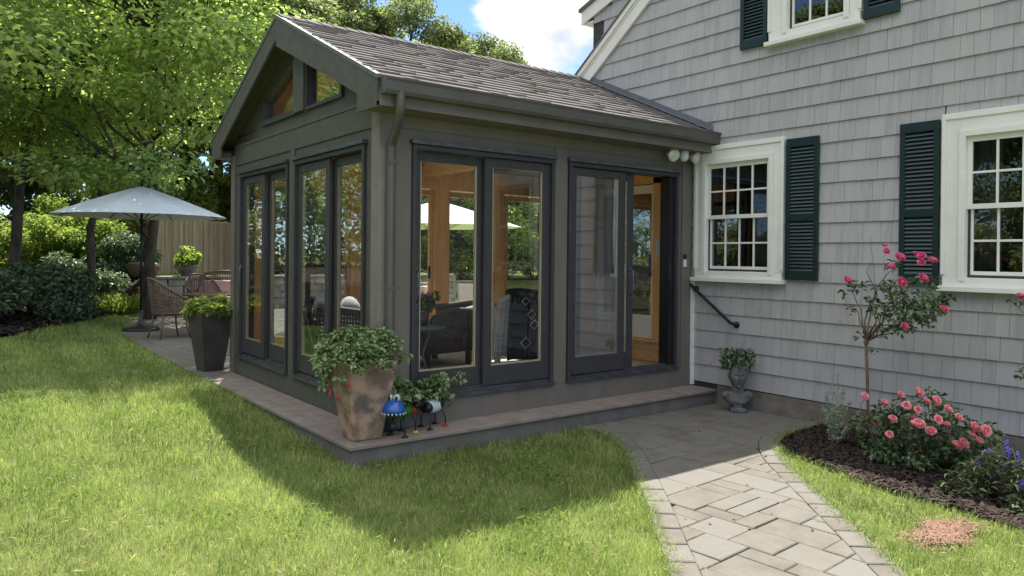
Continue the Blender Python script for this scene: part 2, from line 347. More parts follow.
for x0,y0,x1,y1 in tiling(-4,-8,5,1,.135,[(3,2),(2,2),(3,1),(2,3),(2,1),(3,2),(4,2),(1,2)],5):
    if y0>.5: continue
    p=clip([tuple(q) for q in pin],x0+g,y0+g,x1-g,y1-g)
    if len(p)<3 or area(p)<.0006: continue
    p=rot(p,1); z=.038+random.uniform(-.003,.003)
    q=[p[0]]
    for t in p[1:]:
        if (t[0]-q[-1][0])**2+(t[1]-q[-1][1])**2>1e-6: q.append(t)
    if len(q)>=3: stone_slab(mb,q if True else p,.0,z,random.random())
for A,B in ((Lout,Lin),(Rin,Rout)):
    d=np.concatenate([[0],np.cumsum(np.linalg.norm(np.diff(A,axis=0),axis=1))]); n=int(d[-1]/.23); s_=np.linspace(0,d[-1],n+1)
    ia=lambda P,s:np.array([np.interp(s,d,P[:,0]),np.interp(s,d,P[:,1])])
    for i in range(n):
        e=.005; q=[ia(A,s_[i]+e),ia(A,s_[i+1]-e),ia(B,s_[i+1]-e),ia(B,s_[i]+e)]
        c=sum(q)/4; q=[p+(c-p)*.03 for p in q]
        if area(q)<.002: continue
        stone_slab(mb,[tuple(p) for p in q],0,.042+random.uniform(-.002,.003),random.random())
tag(mb.build('paver_path',[M['paver']]),kind='structure')
mb=MB(); 
for x0,y0,x1,y1 in tiling(-.6,3.0,5.4,13.8,.22,[(3,2),(2,2),(2,1),(3,1)],9):
    p=clip([tuple(q) for q in patio],x0+g,y0+g,x1-g,y1-g)
    if len(p)>=3 and area(p)>.004: stone_slab(mb,p,.05,.182+random.uniform(-.002,.002),random.random())
tag(mb.build('patio',[M['pborder']]),kind='structure')
flat('patio_base',patio,.168,M['joint'])
# ================================================================== HOUSE
W=3.83; HY=2.4   # gable wall plane, back corner of the house
RZ=lambda y: 3.93+.75*(1.85-y) if y>-4.0 else 3.93+.75*5.85-.75*(-4.0-y)
DZ=lambda y: 4.58+.33*(1.71-y)   # dormer roof underside line over the back half
house=empty('house',(W,-3,0),0,'grey shingled house with white trim and dark green shutters','house')
hm=Matrix.Translation((-W,3,0))
def hb(mb,name,mats,parent=None,bevel=0):
    o=mb.build(name,mats,parent or house,bevel)
    if parent is None: o.location=(-W,3,0)
    return o
wins=[dict(c=(-1.14,-.06,1.37,2.76),g=(-.96,-.23,1.46,2.55),n=4,cream=1,sill=(-1.15,-.05)),
      dict(c=(-3.74,-2.60,1.37,2.76),g=(-3.55,-2.80,1.46,2.55),n=4,cream=1,sill=(-3.75,-2.59)),
      dict(c=(-1.90,-.95,3.73,5.1),g=(-1.72,-1.18,3.83,4.95),n=3,cream=0,sill=(-1.91,-.94))]
def top_line(y):
    a=RZ(y)-.02
    if y>-1.0 and y<1.60: a=max(a,min(DZ(y),6.2))
    return a
def hit(y0,y1,z0,z1):
    for w in wins:
        c=w['c']
        if y1>c[0]+.01 and y0<c[1]-.01 and z1>c[2]-.02 and z0<c[3]-.01: return True
    return False
mb=MB(); e=.187; z=.235; row=0
while z<8.3:
    y=-8+random.uniform(0,.1)
    while y<HY:
        w_=random.choice([.10,.12,.13,.15,.16,.18,.2]); y0=y+.0012; y1=min(y+w_,HY)-.0012; yc=(y0+y1)/2; y+=w_
        if y1-y0<.02: continue
        inside_room=y0>0.03 and z<2.8
        if inside_room or z>top_line(yc): continue
        zt=min(z+e+.012,top_line(y1)+.04); 
        # split around window casings
        segs=[(y0,y1,zt)]; tops=[]
        for w in wins:
            c=w['c']
            if zt-.012>c[2]-.05 and z<c[3]:
                ns=[]
                for a_,b_,q_ in segs:
                    if b_<=c[0] or a_>=c[1]: ns.append((a_,b_,q_)); continue
                    if a_<c[0]: ns.append((a_,c[0],q_))
                    if b_>c[1]: ns.append((c[1],b_,q_))
                    if z<c[2]-.06: ns.append((max(a_,c[0]),min(b_,c[1]),c[2]-.045))
                    if zt>c[3]+.03 and z<c[3]: tops.append((max(a_,c[0]),min(b_,c[1]),c[3]+.015,zt))
                segs=ns
        for sg in segs:
            a_,b_,z2=sg
            if b_-a_<.012 or z2-z<.01: continue
            zz=z+random.uniform(-.001,.001); t=.021+random.uniform(-.001,.0015); f_=min(1,(z2-z)/e)
            mb.hexa([(W-t,a_,zz),(W,a_,zz),(W,b_,zz),(W-t,b_,zz),(W-t+.016*f_,a_,z2),(W,a_,z2),(W,b_,z2),(W-t+.016*f_,b_,z2)],random.random())
        for a_,b_,z1_,z2 in tops:
            if b_-a_>.012: mb.hexa([(W-.016,a_,z1_),(W,a_,z1_),(W,b_,z1_),(W-.016,b_,z1_),(W-.006,a_,z2),(W,a_,z2),(W,b_,z2),(W-.006,b_,z2)],random.random())
    z+=e; row+=1
hb(mb,'wall_shingles',[M['shingle']])
# wall core with openings
def wall_cells(ys,zs,holes,top=None):
    out=[]
    for a,b_ in zip(ys[:-1],ys[1:]):
        for c,d in zip(zs[:-1],zs[1:]):
            m_=((a+b_)/2,(c+d)/2)
            if any(h[0]<m_[0]<h[1] and h[2]<m_[1]<h[3] for h in holes): continue
            out.append((a,b_,c,d))
    return out
holes=[w['g'] for w in wins]
ys=sorted(set([-8,HY]+[h[0] for h in holes]+[h[1] for h in holes])); zs=sorted(set([-.1,3.4]+[h[2] for h in holes if h[3]<3.4]+[h[3] for h in holes if h[3]<3.4]))
mb=MB()
for a,b_,c,d in wall_cells(ys,zs,[h for h in holes if h[3]<3.4]): mb.box(W+.001,a,c,W+.14,b_,d,.5)
u=wins[2]['g']
# upper gable in three pieces round the upstairs window
mb.prism([(W+.001,-8,3.4),(W+.001,u[0],3.4),(W+.001,u[0],RZ(u[0])-.05),(W+.001,-4,RZ(-4)-.05),(W+.001,-8,RZ(-8)-.05)],(.139,0,0),.5)
mb.prism([(W+.001,u[1],3.4),(W+.001,HY,3.4),(W+.001,HY,RZ(HY)-.05),(W+.001,1.62,RZ(1.62)-.05),(W+.001,1.62,DZ(1.62)-.02),(W+.001,0,DZ(0)-.02),(W+.001,u[1],RZ(u[1])-.05)],(.139,0,0),.5)
mb.box(W+.001,u[0],3.4,W+.14,u[1],u[2],.5); mb.prism([(W+.001,u[0],u[3]),(W+.001,u[1],u[3]),(W+.001,u[1],RZ(u[1])-.05),(W+.001,u[0],RZ(u[0])-.05)],(.139,0,0),.5)
mb.box(W+.14,HY-.14,-.1,W+8,HY,3.4,.5); mb.box(W+.14,-8,-.1,W+8,-7.86,3.4,.5)
mb.box(W+7.86,-7.86,-.1,W+8,HY-.14,3.4,.5)
hb(mb,'wall',[M['back']])
mb=MB(); mb.box(W-.03,-8.02,-.1,W-.001,-.37,.222,.5); mb.box(W-.03,-.36,-.1,W-.001,.0,.17,.5)
hb(mb,'foundation',[M['found']])
def raked(mb,x0,x1,ya,yb,fz,h,a=.5,off=0):
    mb.prism([(x0,ya,fz(ya)+off),(x0,yb,fz(yb)+off),(x0,yb,fz(yb)+off+h),(x0,ya,fz(ya)+off+h)],(x1-x0,0,0),a)
mb=MB()
f1=lambda y:3.93+.75*(1.85-y)
raked(mb,W-.05,W-.018,2.75,-4.0,f1,.255,off=-.275)
raked(mb,W-.075,W-.05,2.75,-4.0,f1,.07,off=-.08); raked(mb,W-.062,W-.05,2.75,-4.0,f1,.02,off=-.11)
f2=lambda y:f1(-4)+.75*(y+4)
raked(mb,W-.05,W-.018,-4.0,-8.4,f2,.255,off=-.275); raked(mb,W-.075,W-.05,-4.0,-8.4,f2,.07,off=-.08)
hb(mb,'rake_board',[M['white']])
mb=MB()
raked(mb,W-.085,W+8.2,2.85,-4.0,f1,.03,off=-.008); raked(mb,W-.085,W+8.2,-4.0,-8.6,f2,.03,off=-.008)
hb(mb,'roof',[M['roof']])
mb=MB()
fd=lambda y:DZ(y)
raked(mb,W-.05,W-.024,1.79,-1.2,fd,.17,off=.0); mb.box(W-.024,1.60,DZ(1.78)+.0,W+4,1.78,DZ(1.78)+.02,.5); mb.box(W-.024,1.76,DZ(1.78)+.02,W+4,1.785,DZ(1.78)+.16,.5)

hb(mb,'dormer_trim',[M['white']])
mb=MB(); raked(mb,W-.08,W+4,1.82,-1.3,fd,.04,off=.172); hb(mb,'dormer_roof',[M['roof']])
mb=MB(); mb.box(W+.02,1.45,RZ(1.6)-.3,W+4,1.598,DZ(1.6)-.05,.5); hb(mb,'dormer_wall',[M['shingle']])
mb=MB(); mb.box(W-.022,1.50,4.06,W-.02,1.61,4.6,.5)
# windows
def window(w,lbl=None):
    y0,y1,z0,z1=w['g']; c=w['c']; n=w['n']
    mb=MB(); X0=W-.045
    mb.box(X0,c[0],z0-.02,W+.0,y0-.07,c[3],.4); mb.box(X0,y1+.07,z0-.02,W,c[1],c[3],.4)     # flat casings
    mb.box(X0,y0-.07,z1+.075,W,y1+.07,c[3],.4)
    mb.box(X0-.012,c[0]-.004,c[3]-.035,W,c[1]+.004,c[3]+.014,.4); mb.box(X0-.012,c[0]-.004,z0,X0,c[0]+.028,c[3]-.035,.4); mb.box(X0-.012,c[1]-.028,z0,X0,c[1]+.004,c[3]-.035,.4)
    fr=hb(mb,'window',[M['white']],bevel=.003); tag(fr,lbl)
    # inner frame
    mb=MB(); a=.06
    mb.box(X0-.02,y0-.068,z0-.05,W+.13,y0-.02,z1+.072,.4); mb.box(X0-.02,y1+.02,z0-.05,W+.13,y1+.068,z1+.072,.4); mb.box(X0-.02,y0-.02,z1+.025,W+.13,y1+.02,z1+.072,.4)
    mb.build('window_frame',[M['white']],fr,.003)
    mb=MB(); s=w['sill']; mb.box(X0-.05,s[0]-.01,c[2]-.045,W,s[1]+.01,c[2]-.004,.4); mb.box(X0-.008,s[0]+.02,c[2]-.004,W+.1,s[1]-.02,z0-.022,.4)
    mb.build('sill',[M['white']],fr,.003)
    zm=(z0+z1)/2+.005
    for k,(za,zb,xo) in enumerate(((zm-.02,z1+.025,-.002),(z0-.02,zm+.02,.03))):
        mb=MB(); x=X0+.02+xo; t=.028
        st=.038
        mb.box(x,y0-.02,za,x+t,y0+st-.02,zb,.4); mb.box(x,y1-st+.02,za,x+t,y1+.02,zb,.4)
        mb.box(x,y0+st-.02,za,x+t,y1-st+.02,za+(.04 if k==0 else .05),.4); mb.box(x,y0+st-.02,zb-(.045 if k==0 else .035),x+t,y1-st+.02,zb,.4)
        ga,gb=y0+st-.02,y1-st+.02; gc,gd=za+.04,zb-.04
        for i in range(1,n): yy=ga+(gb-ga)*i/n; mb.box(x+.003,yy-.009,gc,x+t-.003,yy+.009,gd,.4)
        mb.box(x+.005,ga,(gc+gd)/2-.009,x+t-.005,gb,(gc+gd)/2+.009,.4)
        mb.build('sash',[M['white']],fr,.002)
        mb=MB(); mb.box(x+t/2-.001,ga-.004,gc-.004,x+t/2+.001,gb+.004,gd+.004,.4); mb.build('pane',[M['wglass']],fr)
    if w is wins[0] or w is wins[1]:
        mb=MB(); mb.box(X0+.014,y0-.015,z0-.015,X0+.0145,y1+.015,zm,.4); 
    # room behind
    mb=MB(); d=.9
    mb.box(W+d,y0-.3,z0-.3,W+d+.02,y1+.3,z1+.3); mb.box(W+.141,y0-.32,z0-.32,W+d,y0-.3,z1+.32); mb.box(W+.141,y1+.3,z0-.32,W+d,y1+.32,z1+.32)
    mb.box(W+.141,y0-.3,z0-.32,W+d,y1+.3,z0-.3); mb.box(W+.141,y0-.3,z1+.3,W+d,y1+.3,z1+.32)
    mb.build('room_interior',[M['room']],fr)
    mb=MB()
    for sgn in (0,1):
        yy=y0-.03 if sgn==0 else y1-.17
        P=[];
        for i in range(21): P.append((W+.17+.015*math.sin(i*1.4),yy+.2*i/20))
        for i in range(20): mb.add([(P[i][0],P[i][1],z0-.1),(P[i+1][0],P[i+1][1],z0-.1),(P[i+1][0],P[i+1][1],z1+.1),(P[i][0],P[i][1],z1+.1)],[(0,1,2,3)],.5,True)
    if w is wins[1]: mb.build('curtain',[M['curtain']],fr)
    return fr
window(wins[0],'small eight over eight window beside the sunroom')
window(wins[1],'eight over eight window behind the rose tree')
window(wins[2],'upstairs window with narrow sashes')
def shutter(y0,y1,z0,z1,lbl):
    mb=MB(); x0=W-.052; x1=W-.022; s=.045
    mb.box(x0,y0,z0,x1,y0+s,z1,.5); mb.box(x0,y1-s,z0,x1,y1,z1,.5)
    H=z1-z0; mid=z0+H*.44
    for a,b_ in ((z0,z0+.09),(mid-.035,mid+.035),(z1-.085,z1)): mb.box(x0,y0+s,a,x1,y1-s,b_,.5)
    o=hb(mb,'shutter',[M['shutter']],bevel=.003); tag(o,lbl)
    mb=MB()
    for a,b_ in ((z0+.09,mid-.035),(mid+.035,z1-.085)):
        n=int((b_-a)/.034)
        for i in range(n):
            zc=a+(i+.5)*(b_-a)/n; h=.016
            mb.prism([(x0+.002,y0+s,zc-h),(x0+.006,y0+s,zc-h-.003),(x1-.004,y0+s,zc+h-.003),(x1-.008,y0+s,zc+h)],(0,y1-y0-2*s,0),.5)
    mb.box(x1-.003,y0+s,z0+.09,x1-.001,y1-s,z1-.085,.5)
    mb.build('louvers',[M['shutter']],o)
shutter(-1.505,-1.165,1.37,2.74,'shutter right of the small window')
shutter(-2.575,-2.255,1.37,2.74,'shutter left of the window behind the rose tree')
shutter(-4.08,-3.76,1.37,2.74,'shutter beyond the window behind the rose tree')
shutter(-.935,-.62,3.72,5.1,'upstairs shutter on the left')
shutter(-2.235,-1.92,3.72,5.1,'upstairs shutter on the right')
mb=MB(); mb.box(W-.05,-.045,.19,W-.001,-.006,1.32,.5); hb(mb,'trim_strip',[M['white']])

# hand rail
rail=empty('handrail',(W,-.3,1.08),0,'short black iron handrail bolted to the grey shingles below the small window','handrail')
mb=MB(); P=[(W-.075,.0+y,z) for y,z in ((-.07,1.255),(-.10,1.235),(-.56,.905),(-.60,.895),(-.64,.905))]
mb.tube(P,.017,8); mb.tube([(W-.075,-.07,1.255),(W-.075,-.05,1.275),(W-.06,-.04,1.28)],.017,8)
o=mb.build('rail',[M['black']],rail,loc=(-W,.3,-1.08))
for y,z in ((-.075,1.245),(-.60,.895)):
    mb=MB(); mb.tube([(W-.07,y,z),(W-.018,y,z-.01)],.011,8); mb.tube([(W-.03,y,z-.01),(W-.016,y,z-.01)],.034,12); mb.build('bracket',[M['black']],rail,loc=(-W,.3,-1.08))

# ================================================================== SUNROOM
SY=3.72; RX=-.16; RIDGE_Y=1.86; RIDGE_Z=3.90; SL=.455
room=empty('sunroom',(0,0,0),0,'dark brown sunroom with sliding glass doors and gabled asphalt shingle roof','sunroom')
def rb(mb,name,mats,parent=None,bevel=0,lbl=None):
    o=mb.build(name,mats,parent or room,bevel)
    if lbl: tag(o,lbl)
    return o
rz=lambda y: RIDGE_Z-SL*abs(y-RIDGE_Y)
T=.13
# front wall y 0..T
fo=[(.28,1.80,.39,2.49),(1.98,3.56,.39,2.49)]
mb=MB()
for a,b_ in ((0.0,.28),(1.80,1.98),(3.56,W)): mb.box(a,0,0,b_,T,2.49,.5)
for f_ in fo: mb.box(f_[0],0,0,f_[1],T,f_[2],.5)
mb.box(0,0,2.49,W,T,3.0,.5)
rb(mb,'front_wall',[M['brown']])
mb=MB(); mb.box(.13,-.014,2.60,3.70,-.001,2.76,.5); mb.box(.13,-.022,.165,W-.002,-.001,.37,.4)
for a,b_ in ((1.80+.015,1.98-.015),): mb.box(a,-.012,.37,b_,-.001,2.60,.5)
rb(mb,'wall_trim',[M['brown']],bevel=.003)
go=[(.24,1.76,.39,2.49),(1.93,3.42,.39,2.49)]
mb=MB(); Ti=.13
for a,b_ in ((T,.24),(1.76,1.93),(3.42,SY)): mb.box(0,a,0,Ti,b_,2.49,.5)
for f_ in go: mb.box(0,f_[0],0,Ti,f_[1],f_[2],.5)
mb.box(0,T,2.49,Ti,SY,2.80,.5)
# upper gable around the two triangular lights
tl,tr,tb=2.78,.74,2.95
mp0,mp1=1.56,1.82
top=lambda y: rz(y)-.29
mb.prism([(0.03,0,2.80),(0.03,SY,2.80),(0.03,SY,tb),(0.03,0,tb)],(Ti-.03,0,0),.5)
mb.prism([(0.03,0,tb),(0.03,tr,tb),(0.03,tr,top(tr)),(0.03,0,rz(0)-.12)],(Ti-.03,0,0),.5)
mb.prism([(0.03,tl,tb),(0.03,SY,tb),(0.03,SY,rz(SY)-.12),(0.03,tl,top(tl))],(Ti-.03,0,0),.5)
mb.prism([(0.03,0,rz(0)-.12),(0.03,tr,top(tr)),(0.03,RIDGE_Y-.1,top(RIDGE_Y-.1)),(0.03,RIDGE_Y,rz(RIDGE_Y)-.12)],(Ti-.03,0,0),.5)
mb.prism([(0.03,SY,rz(SY)-.12),(0.03,RIDGE_Y,rz(RIDGE_Y)-.12),(0.03,RIDGE_Y-.1,top(RIDGE_Y-.1)),(0.03,tl,top(tl))],(Ti-.03,0,0),.5)
rb(mb,'gable_wall',[M['rake']])
mb=MB()
mb.box(-.022,.10,2.80,.028,SY-.10,2.835,.5); mb.box(-.014,.11,2.60,-.001,SY-.11,2.80,.5); mb.box(-.012,.11,.17,-.001,SY-.1,.37,.4)
mb.box(-.014,1.78,.37,-.001,1.91,2.60,.5)
mb.box(-.02,mp0,tb+.005,.028,mp1,top(mp0)+.12,.5)
rb(mb,'gable_trim',[M['rake']],bevel=.003)
mb=MB(); mb.box(-.026,-.026,.17,.115,-.001,2.72,.5); mb.box(-.026,-.001,.17,-.001,.11,2.72,.5); rb(mb,'corner_board',[M['brownL']],bevel=.003)
mb=MB(); mb.box(-.026,SY-.10,.17,-.001,SY+.02,2.72,.5); mb.box(-.001,SY+.001,.17,.10,SY+.02,2.72,.5); rb(mb,'corner_board',[M['brown']],bevel=.003)
mb=MB(); mb.box(3.63,-.02,.37,W-.052,-.001,2.74,.5); rb(mb,'corner_board',[M['brown']],bevel=.003)
# sliding doors -------------------------------------------------
def slider(axis,a0,a1,pan,label,gap=None,jut=.03,side=1):
    """axis 'f': along X on the front wall, 'g': along Y on the gable; side -1 = inside room on the back wall"""
    def bx(mb,s0,s1,d0,d1,z0,z1,a=.5):
        if axis=='f': mb.box(s0,d0,z0,s1,d1,z1,a)
        elif axis=='g': mb.box(d0,s0,z0,d1,s1,z1,a)
        else: mb.box(s0,SY-d1,z0,s1,SY-d0,z1,a)
    mb=MB(); j=.035
    bx(mb,a0,a0+j,-jut,.14,.40,2.48); bx(mb,a1-j,a1,-jut,.14,.40,2.48); bx(mb,a0+j,a1-j,-jut,.14,2.44,2.48)
    fr=rb(mb,'sliding_door',[M['sash']],bevel=.003,lbl=label)
    mb=MB(); bx(mb,a0-.01,a1+.01,-jut-.02,.0-.002,.375,.405); bx(mb,a0+j,a1-j,-.0,.14,.40,.425); bx(mb,a0+j,a1-j,.03,.04,.425,.44)
    mb.build('track',[M['metal']],fr,.002)
    mb=MB(); bx(mb,a0-.02,a1+.02,-jut-.025,-.002,2.482,2.515); mb.build('drip_cap',[M['metal']],fr,.002)
    for (s0,s1,dep,handle) in pan:
        S0,S1=s0,s1
        mb=MB(); mi=MB(); st=.085; zb,zt=.44,2.435; br=.165; tr_=.075; th=.035
        for q,d0,d1,s0,s1 in ((mb,dep,dep+th,s0,s1),(mi,dep+th+.001,dep+th+.012,s0+.03,s1-.03)):
            st=.085 if q is mb else .055
            bx(q,s0,s0+st,d0,d1,zb,zt); bx(q,s1-st,s1,d0,d1,zb,zt); bx(q,s0+st,s1-st,d0,d1,zb,zb+br); bx(q,s0+st,s1-st,d0,d1,zt-tr_,zt)
        p=mb.build('door_panel',[M['sash']],fr,.003); mi.build('inner_frame',[M['pinelight']],p)
        # pale glazing stops seen through the glass
        st=.085; mb=MB(); a,b_=S0+st,S1-st
        for s_,t_ in ((a,a+.014),(b_-.014,b_)): bx(mb,s_,t_,dep+.012,dep+th,zb+br,zt-tr_)
        bx(mb,a+.014,b_-.014,dep+.012,dep+th,zb+br,zb+br+.012)
        mb.build('glazing_stop',[M['pinelight']],p)
        mb=MB(); bx(mb,a+.0,b_-.0,dep+.010,dep+.0115,zb+br,zt-tr_); mb.build('pane',[M['sglass'] if handle=='screen' else M['glass']],p)
        if handle in('l','r'):
            s=S0+.042 if handle=='l' else S1-.042; mb=MB()
            def pt(s,d,z): return (s,d,z) if axis=='f' else (d,s,z)
            mb.tube([pt(s,dep-.002,1.18),pt(s,dep-.04,1.19),pt(s,dep-.045,1.25),pt(s,dep-.045,1.37),pt(s,dep-.04,1.43),pt(s,dep-.002,1.44)],.009,8)
            bx(mb,s-.016,s+.016,dep-.006,dep,1.14,1.48)
            mb.build('handle',[M['metal']],p)
    return fr
slider('f',.28,1.80,[(.315,1.06,.055,'l'),(1.02,1.765,.005,None)],'closed sliding door next to the corner')
slider('f',1.98,3.56,[(2.015,2.765,.0,'screen'),(2.13,2.945,.055,'r')],'open sliding door nearest the house')
slider('g',.24,1.76,[(.275,1.03,.055,None),(.99,1.725,.005,None)],'sliding door behind the copper planter')
slider('g',1.93,3.42,[(1.965,2.71,.055,None),(2.67,3.385,.005,'r')],'sliding door at the far end of the gable')
# hanging reveal of black track on the open side
mb=MB(); mb.box(3.44,.0,.43,3.523,.13,2.435,.5); rb(mb,'door_jamb',[M['black']])
# triangular lights
for (ya,yb) in ((tr,mp0),(mp1,tl)):
    mb=MB(); zt=lambda y: top(y)
    if ya<RIDGE_Y-.1 and yb<=mp0: q=[(ya,tb),(yb,tb),(yb,zt(yb)),(ya,zt(ya))]
    else: q=[(ya,tb),(yb,tb),(yb,zt(yb)),(RIDGE_Y+.0 if ya<RIDGE_Y else ya,zt(RIDGE_Y if ya<RIDGE_Y else ya)),(ya,zt(ya))][:5]
    if len(q)==5 and q[3][0]==q[4][0]: q=q[:4]
    c=np.mean(q,axis=0); qi=[(c[0]+(p[0]-c[0])*.90,c[1]+(p[1]-c[1])*.82) for p in q]
    n=len(q)
    for i in range(n):
        k=(i+1)%n; P=[q[i],q[k],qi[k],qi[i]]
        mb.prism([(-.002,p[0],p[1]) for p in P],(.10,0,0),.5)
    fr=rb(mb,'gable_window',[M['sash']]); 
    mb=MB(); mb.prism([(.05,p[0],p[1]) for p in qi],(.003,0,0),.5); mb.build('pane',[M['glass']],fr)
# roof ----------------------------------------------------------
EY0=-.27; EY1=2*RIDGE_Y-EY0
mb=MB(); x0,x1=RX,W-.018
SKY=[(.70,1.70),(2.20,3.20)]; SKY0,SKY1=2.35,3.15  # two unseen openings added in the back slope to daylight the interior
def slab(mb,ya,yb,xa,xb): mb.prism([(xa,ya,rz(ya)-.02),(xa,yb,rz(yb)-.02),(xa,yb,rz(yb)-.12),(xa,ya,rz(ya)-.12)],(xb-xa,0,0),.5)
slab(mb,EY0,RIDGE_Y,x0,x1); slab(mb,RIDGE_Y,SKY0,x0,x1); slab(mb,SKY1,EY1,x0,x1)
for xa,xb in ((x0,.70),(1.70,2.20),(3.20,x1)): slab(mb,SKY0,SKY1,xa,xb)
rf=rb(mb,'roof',[M['rake']])
mb=MB(); slope=math.hypot(1,SL); L=(RIDGE_Y-EY0)*slope+.02
for side in (-1,1):
    nrow=17; ex=L/nrow
    for r_ in range(nrow):
        s0=r_*ex-.025; s1=s0+ex+.03; x=x0-.012-random.uniform(0,.15)
        while x<x1:
            w_=random.choice([.08,.12,.16,.2,.26]); xa=max(x,x0-.012)+.001; xb=min(x+w_,x1)-.001; x+=w_
            if xb-xa<.01: continue
            t=random.choice([.006,.006,.012]); a=random.random()
            ym=2*RIDGE_Y-(EY0+(s0+ex/2)/slope)
            if side==1 and SKY0-.03<ym<SKY1+.05 and any(xb>q0 and xa<q1 for q0,q1 in SKY): continue
            def pt(xx,s,h):
                y=EY0+s/slope; z=RIDGE_Z-SL*(RIDGE_Y-y)
                if side==1: y=2*RIDGE_Y-y
                return (xx,y,z+h)
            lift=.004
            mb.hexa([pt(xa,s0,-.018),pt(xb,s0,-.018),pt(xb,s1,-.018),pt(xa,s1,-.018),pt(xa,s0,lift+t),pt(xb,s0,lift+t),pt(xb,s1,-.008+t*.3),pt(xa,s1,-.008+t*.3)],a)
mb.build('roof_shingles',[M['roof']],rf)
mb=MB()
x=x0-.012
while x<x1-.02:
    xb=min(x+.14,x1-.02); a=random.random()
    for sg in (-1,1):
        mb.hexa([(x,RIDGE_Y,RIDGE_Z-.01),(xb,RIDGE_Y,RIDGE_Z-.01),(xb,RIDGE_Y+sg*.13,RIDGE_Z-.01-.13*SL),(x,RIDGE_Y+sg*.13,RIDGE_Z-.01-.13*SL),
             (x,RIDGE_Y,RIDGE_Z+.024),(xb,RIDGE_Y,RIDGE_Z+.014),(xb,RIDGE_Y+sg*.13,RIDGE_Z+.010-.13*SL),(x,RIDGE_Y+sg*.13,RIDGE_Z+.020-.13*SL)],a)
    x+=.14
mb.build('ridge_cap',[M['roof']],rf)
mb=MB()
for ya,yb in ((EY0-.01,RIDGE_Y),(RIDGE_Y,EY1+.01)):
    P=[(x0-.026,ya,rz(ya)-.03),(x0-.026,yb,rz(yb)-.03),(x0-.026,yb,rz(yb)+.005),(x0-.026,ya,rz(ya)+.005)]
    mb.prism(P,(.05,0,0),.5)
mb.build('drip_edge',[M['drip']],rf)
mb=MB(); RB=.27; x=x0-.018
for ya,yb in ((EY0,RIDGE_Y),(RIDGE_Y,EY1)):
    mb.prism([(x,ya,rz(ya)-.031),(x,yb,rz(yb)-.031),(x,yb,rz(yb)-.031-RB),(x,ya,rz(ya)-.031-.20)],(.022,0,0),.5)
for sg,e0,w0 in ((1,EY0,.0),(-1,EY1,SY)):
    q=[(e0,rz(e0)-.20),(e0,2.69),(w0+sg*.07,2.69),(w0+sg*.07,rz(w0+sg*.07)-.2)]
    mb.prism([(x+.001,a,b_) for a,b_ in q],(.02,0,0),.5)
mb.build('rake_fascia',[M['rake']],rf)
for e0,w0 in ((EY0,-.002),(EY1,SY+.022)):
    mb=MB()
    mb.box(x0+.008,min(e0,w0),2.70,x1-.02,max(e0,w0),2.715,.5); mb.box(x0+.004,e0-.01,2.70,x1-.02,e0+.01,rz(EY0)-.1,.5)
    mb.box(x0+.01,min(e0,w0)+.011,2.716,-.02,max(e0,w0)-.011,2.76,.5)
    mb.build('soffit',[M['brown']],rf)
for q0,q1 in SKY:  # frames and panes of the added roof openings
    mb=MB()
    def rib(ya,yb,xa,xb,h0=-.12,h1=.07): mb.prism([(xa,ya,rz(ya)+h0),(xa,yb,rz(yb)+h0),(xa,yb,rz(yb)+h1),(xa,ya,rz(ya)+h1)],(xb-xa,0,0),.5)
    rib(SKY0-.04,SKY1+.04,q0-.04,q0+.004); rib(SKY0-.04,SKY1+.04,q1-.004,q1+.04); rib(SKY0-.04,SKY0+.004,q0+.004,q1-.004); rib(SKY1-.004,SKY1+.04,q0+.004,q1-.004)
    sk_=mb.build('added_skylight',[M['gutter']],rf); mb=MB(); rib(SKY0+.004,SKY1-.004,q0+.004,q1-.004,.04,.046); mb.build('pane',[M['glass']],sk_)
# gutters
def gutter(y,sg):
    prof=[(0,2.93),(0,2.82),(-.02,2.802),(-.07,2.805),(-.085,2.83),(-.09,2.895),(-.10,2.915),(-.10,2.925),(-.092,2.925),(-.092,2.916),(-.08,2.892),(-.076,2.836),(-.065,2.817),(-.008,2.815),(-.008,2.93)]
    mb=MB(); mb.prism([(x0+.01,y+sg*a,b_-.02) for a,b_ in prof],(W-.03-x0,0,0),.5)
    P=prof[:8]
    for xx in (x0+.008,W-.022): mb.prism([(xx,y+sg*a,b_-.02) for a,b_ in P],(.003,0,0),.5)
    return mb.build('gutter',[M['gutter']],rf)
gutter(EY0-.011,1); gutter(EY1+.011,-1)
mb=MB()
def rtube(mb,pts,w,h):
    for i in range(len(pts)-1):
        a,b_=Vector(pts[i]),Vector(pts[i+1]); t=(b_-a).normalized(); a=a-t*.012; b_=b_+t*.012
        u=Vector((1,0,0)); u=(u-t*u.dot(t)).normalized(); v=t.cross(u)
        c=[(-1,-1),(1,-1),(1,1),(-1,1)]
        mb.hexa([a+u*w*p+v*h*q for p,q in c]+[b_+u*w*p+v*h*q for p,q in c],.5)
P=[(-.01,-.33,2.82)]+[tuple(p)+() for p in []]
C_=catmull([(-.01,-.33,2.82),(-.01,-.33,2.74),(.0,-.31,2.67),(.03,-.20,2.56),(.055,-.09,2.47),(.06,-.062,2.40),(.06,-.062,2.2)],5)
mb.tube([tuple(p) for p in C_]+[(.06,-.062,1.2),(.06,-.062,.30),(.06,-.09,.24),(.06,-.13,.21)],.037,10)
rb(mb,'downspout',[M['gutter']])
for zc in (2.3,1.3,.5): mb=MB(); mb.box(.012,-.098,zc,.108,-.0925,zc+.03,.5); rb(mb,'downspout_strap',[M['gutter']])
mb=MB(); yl,yr=-.25,3.97
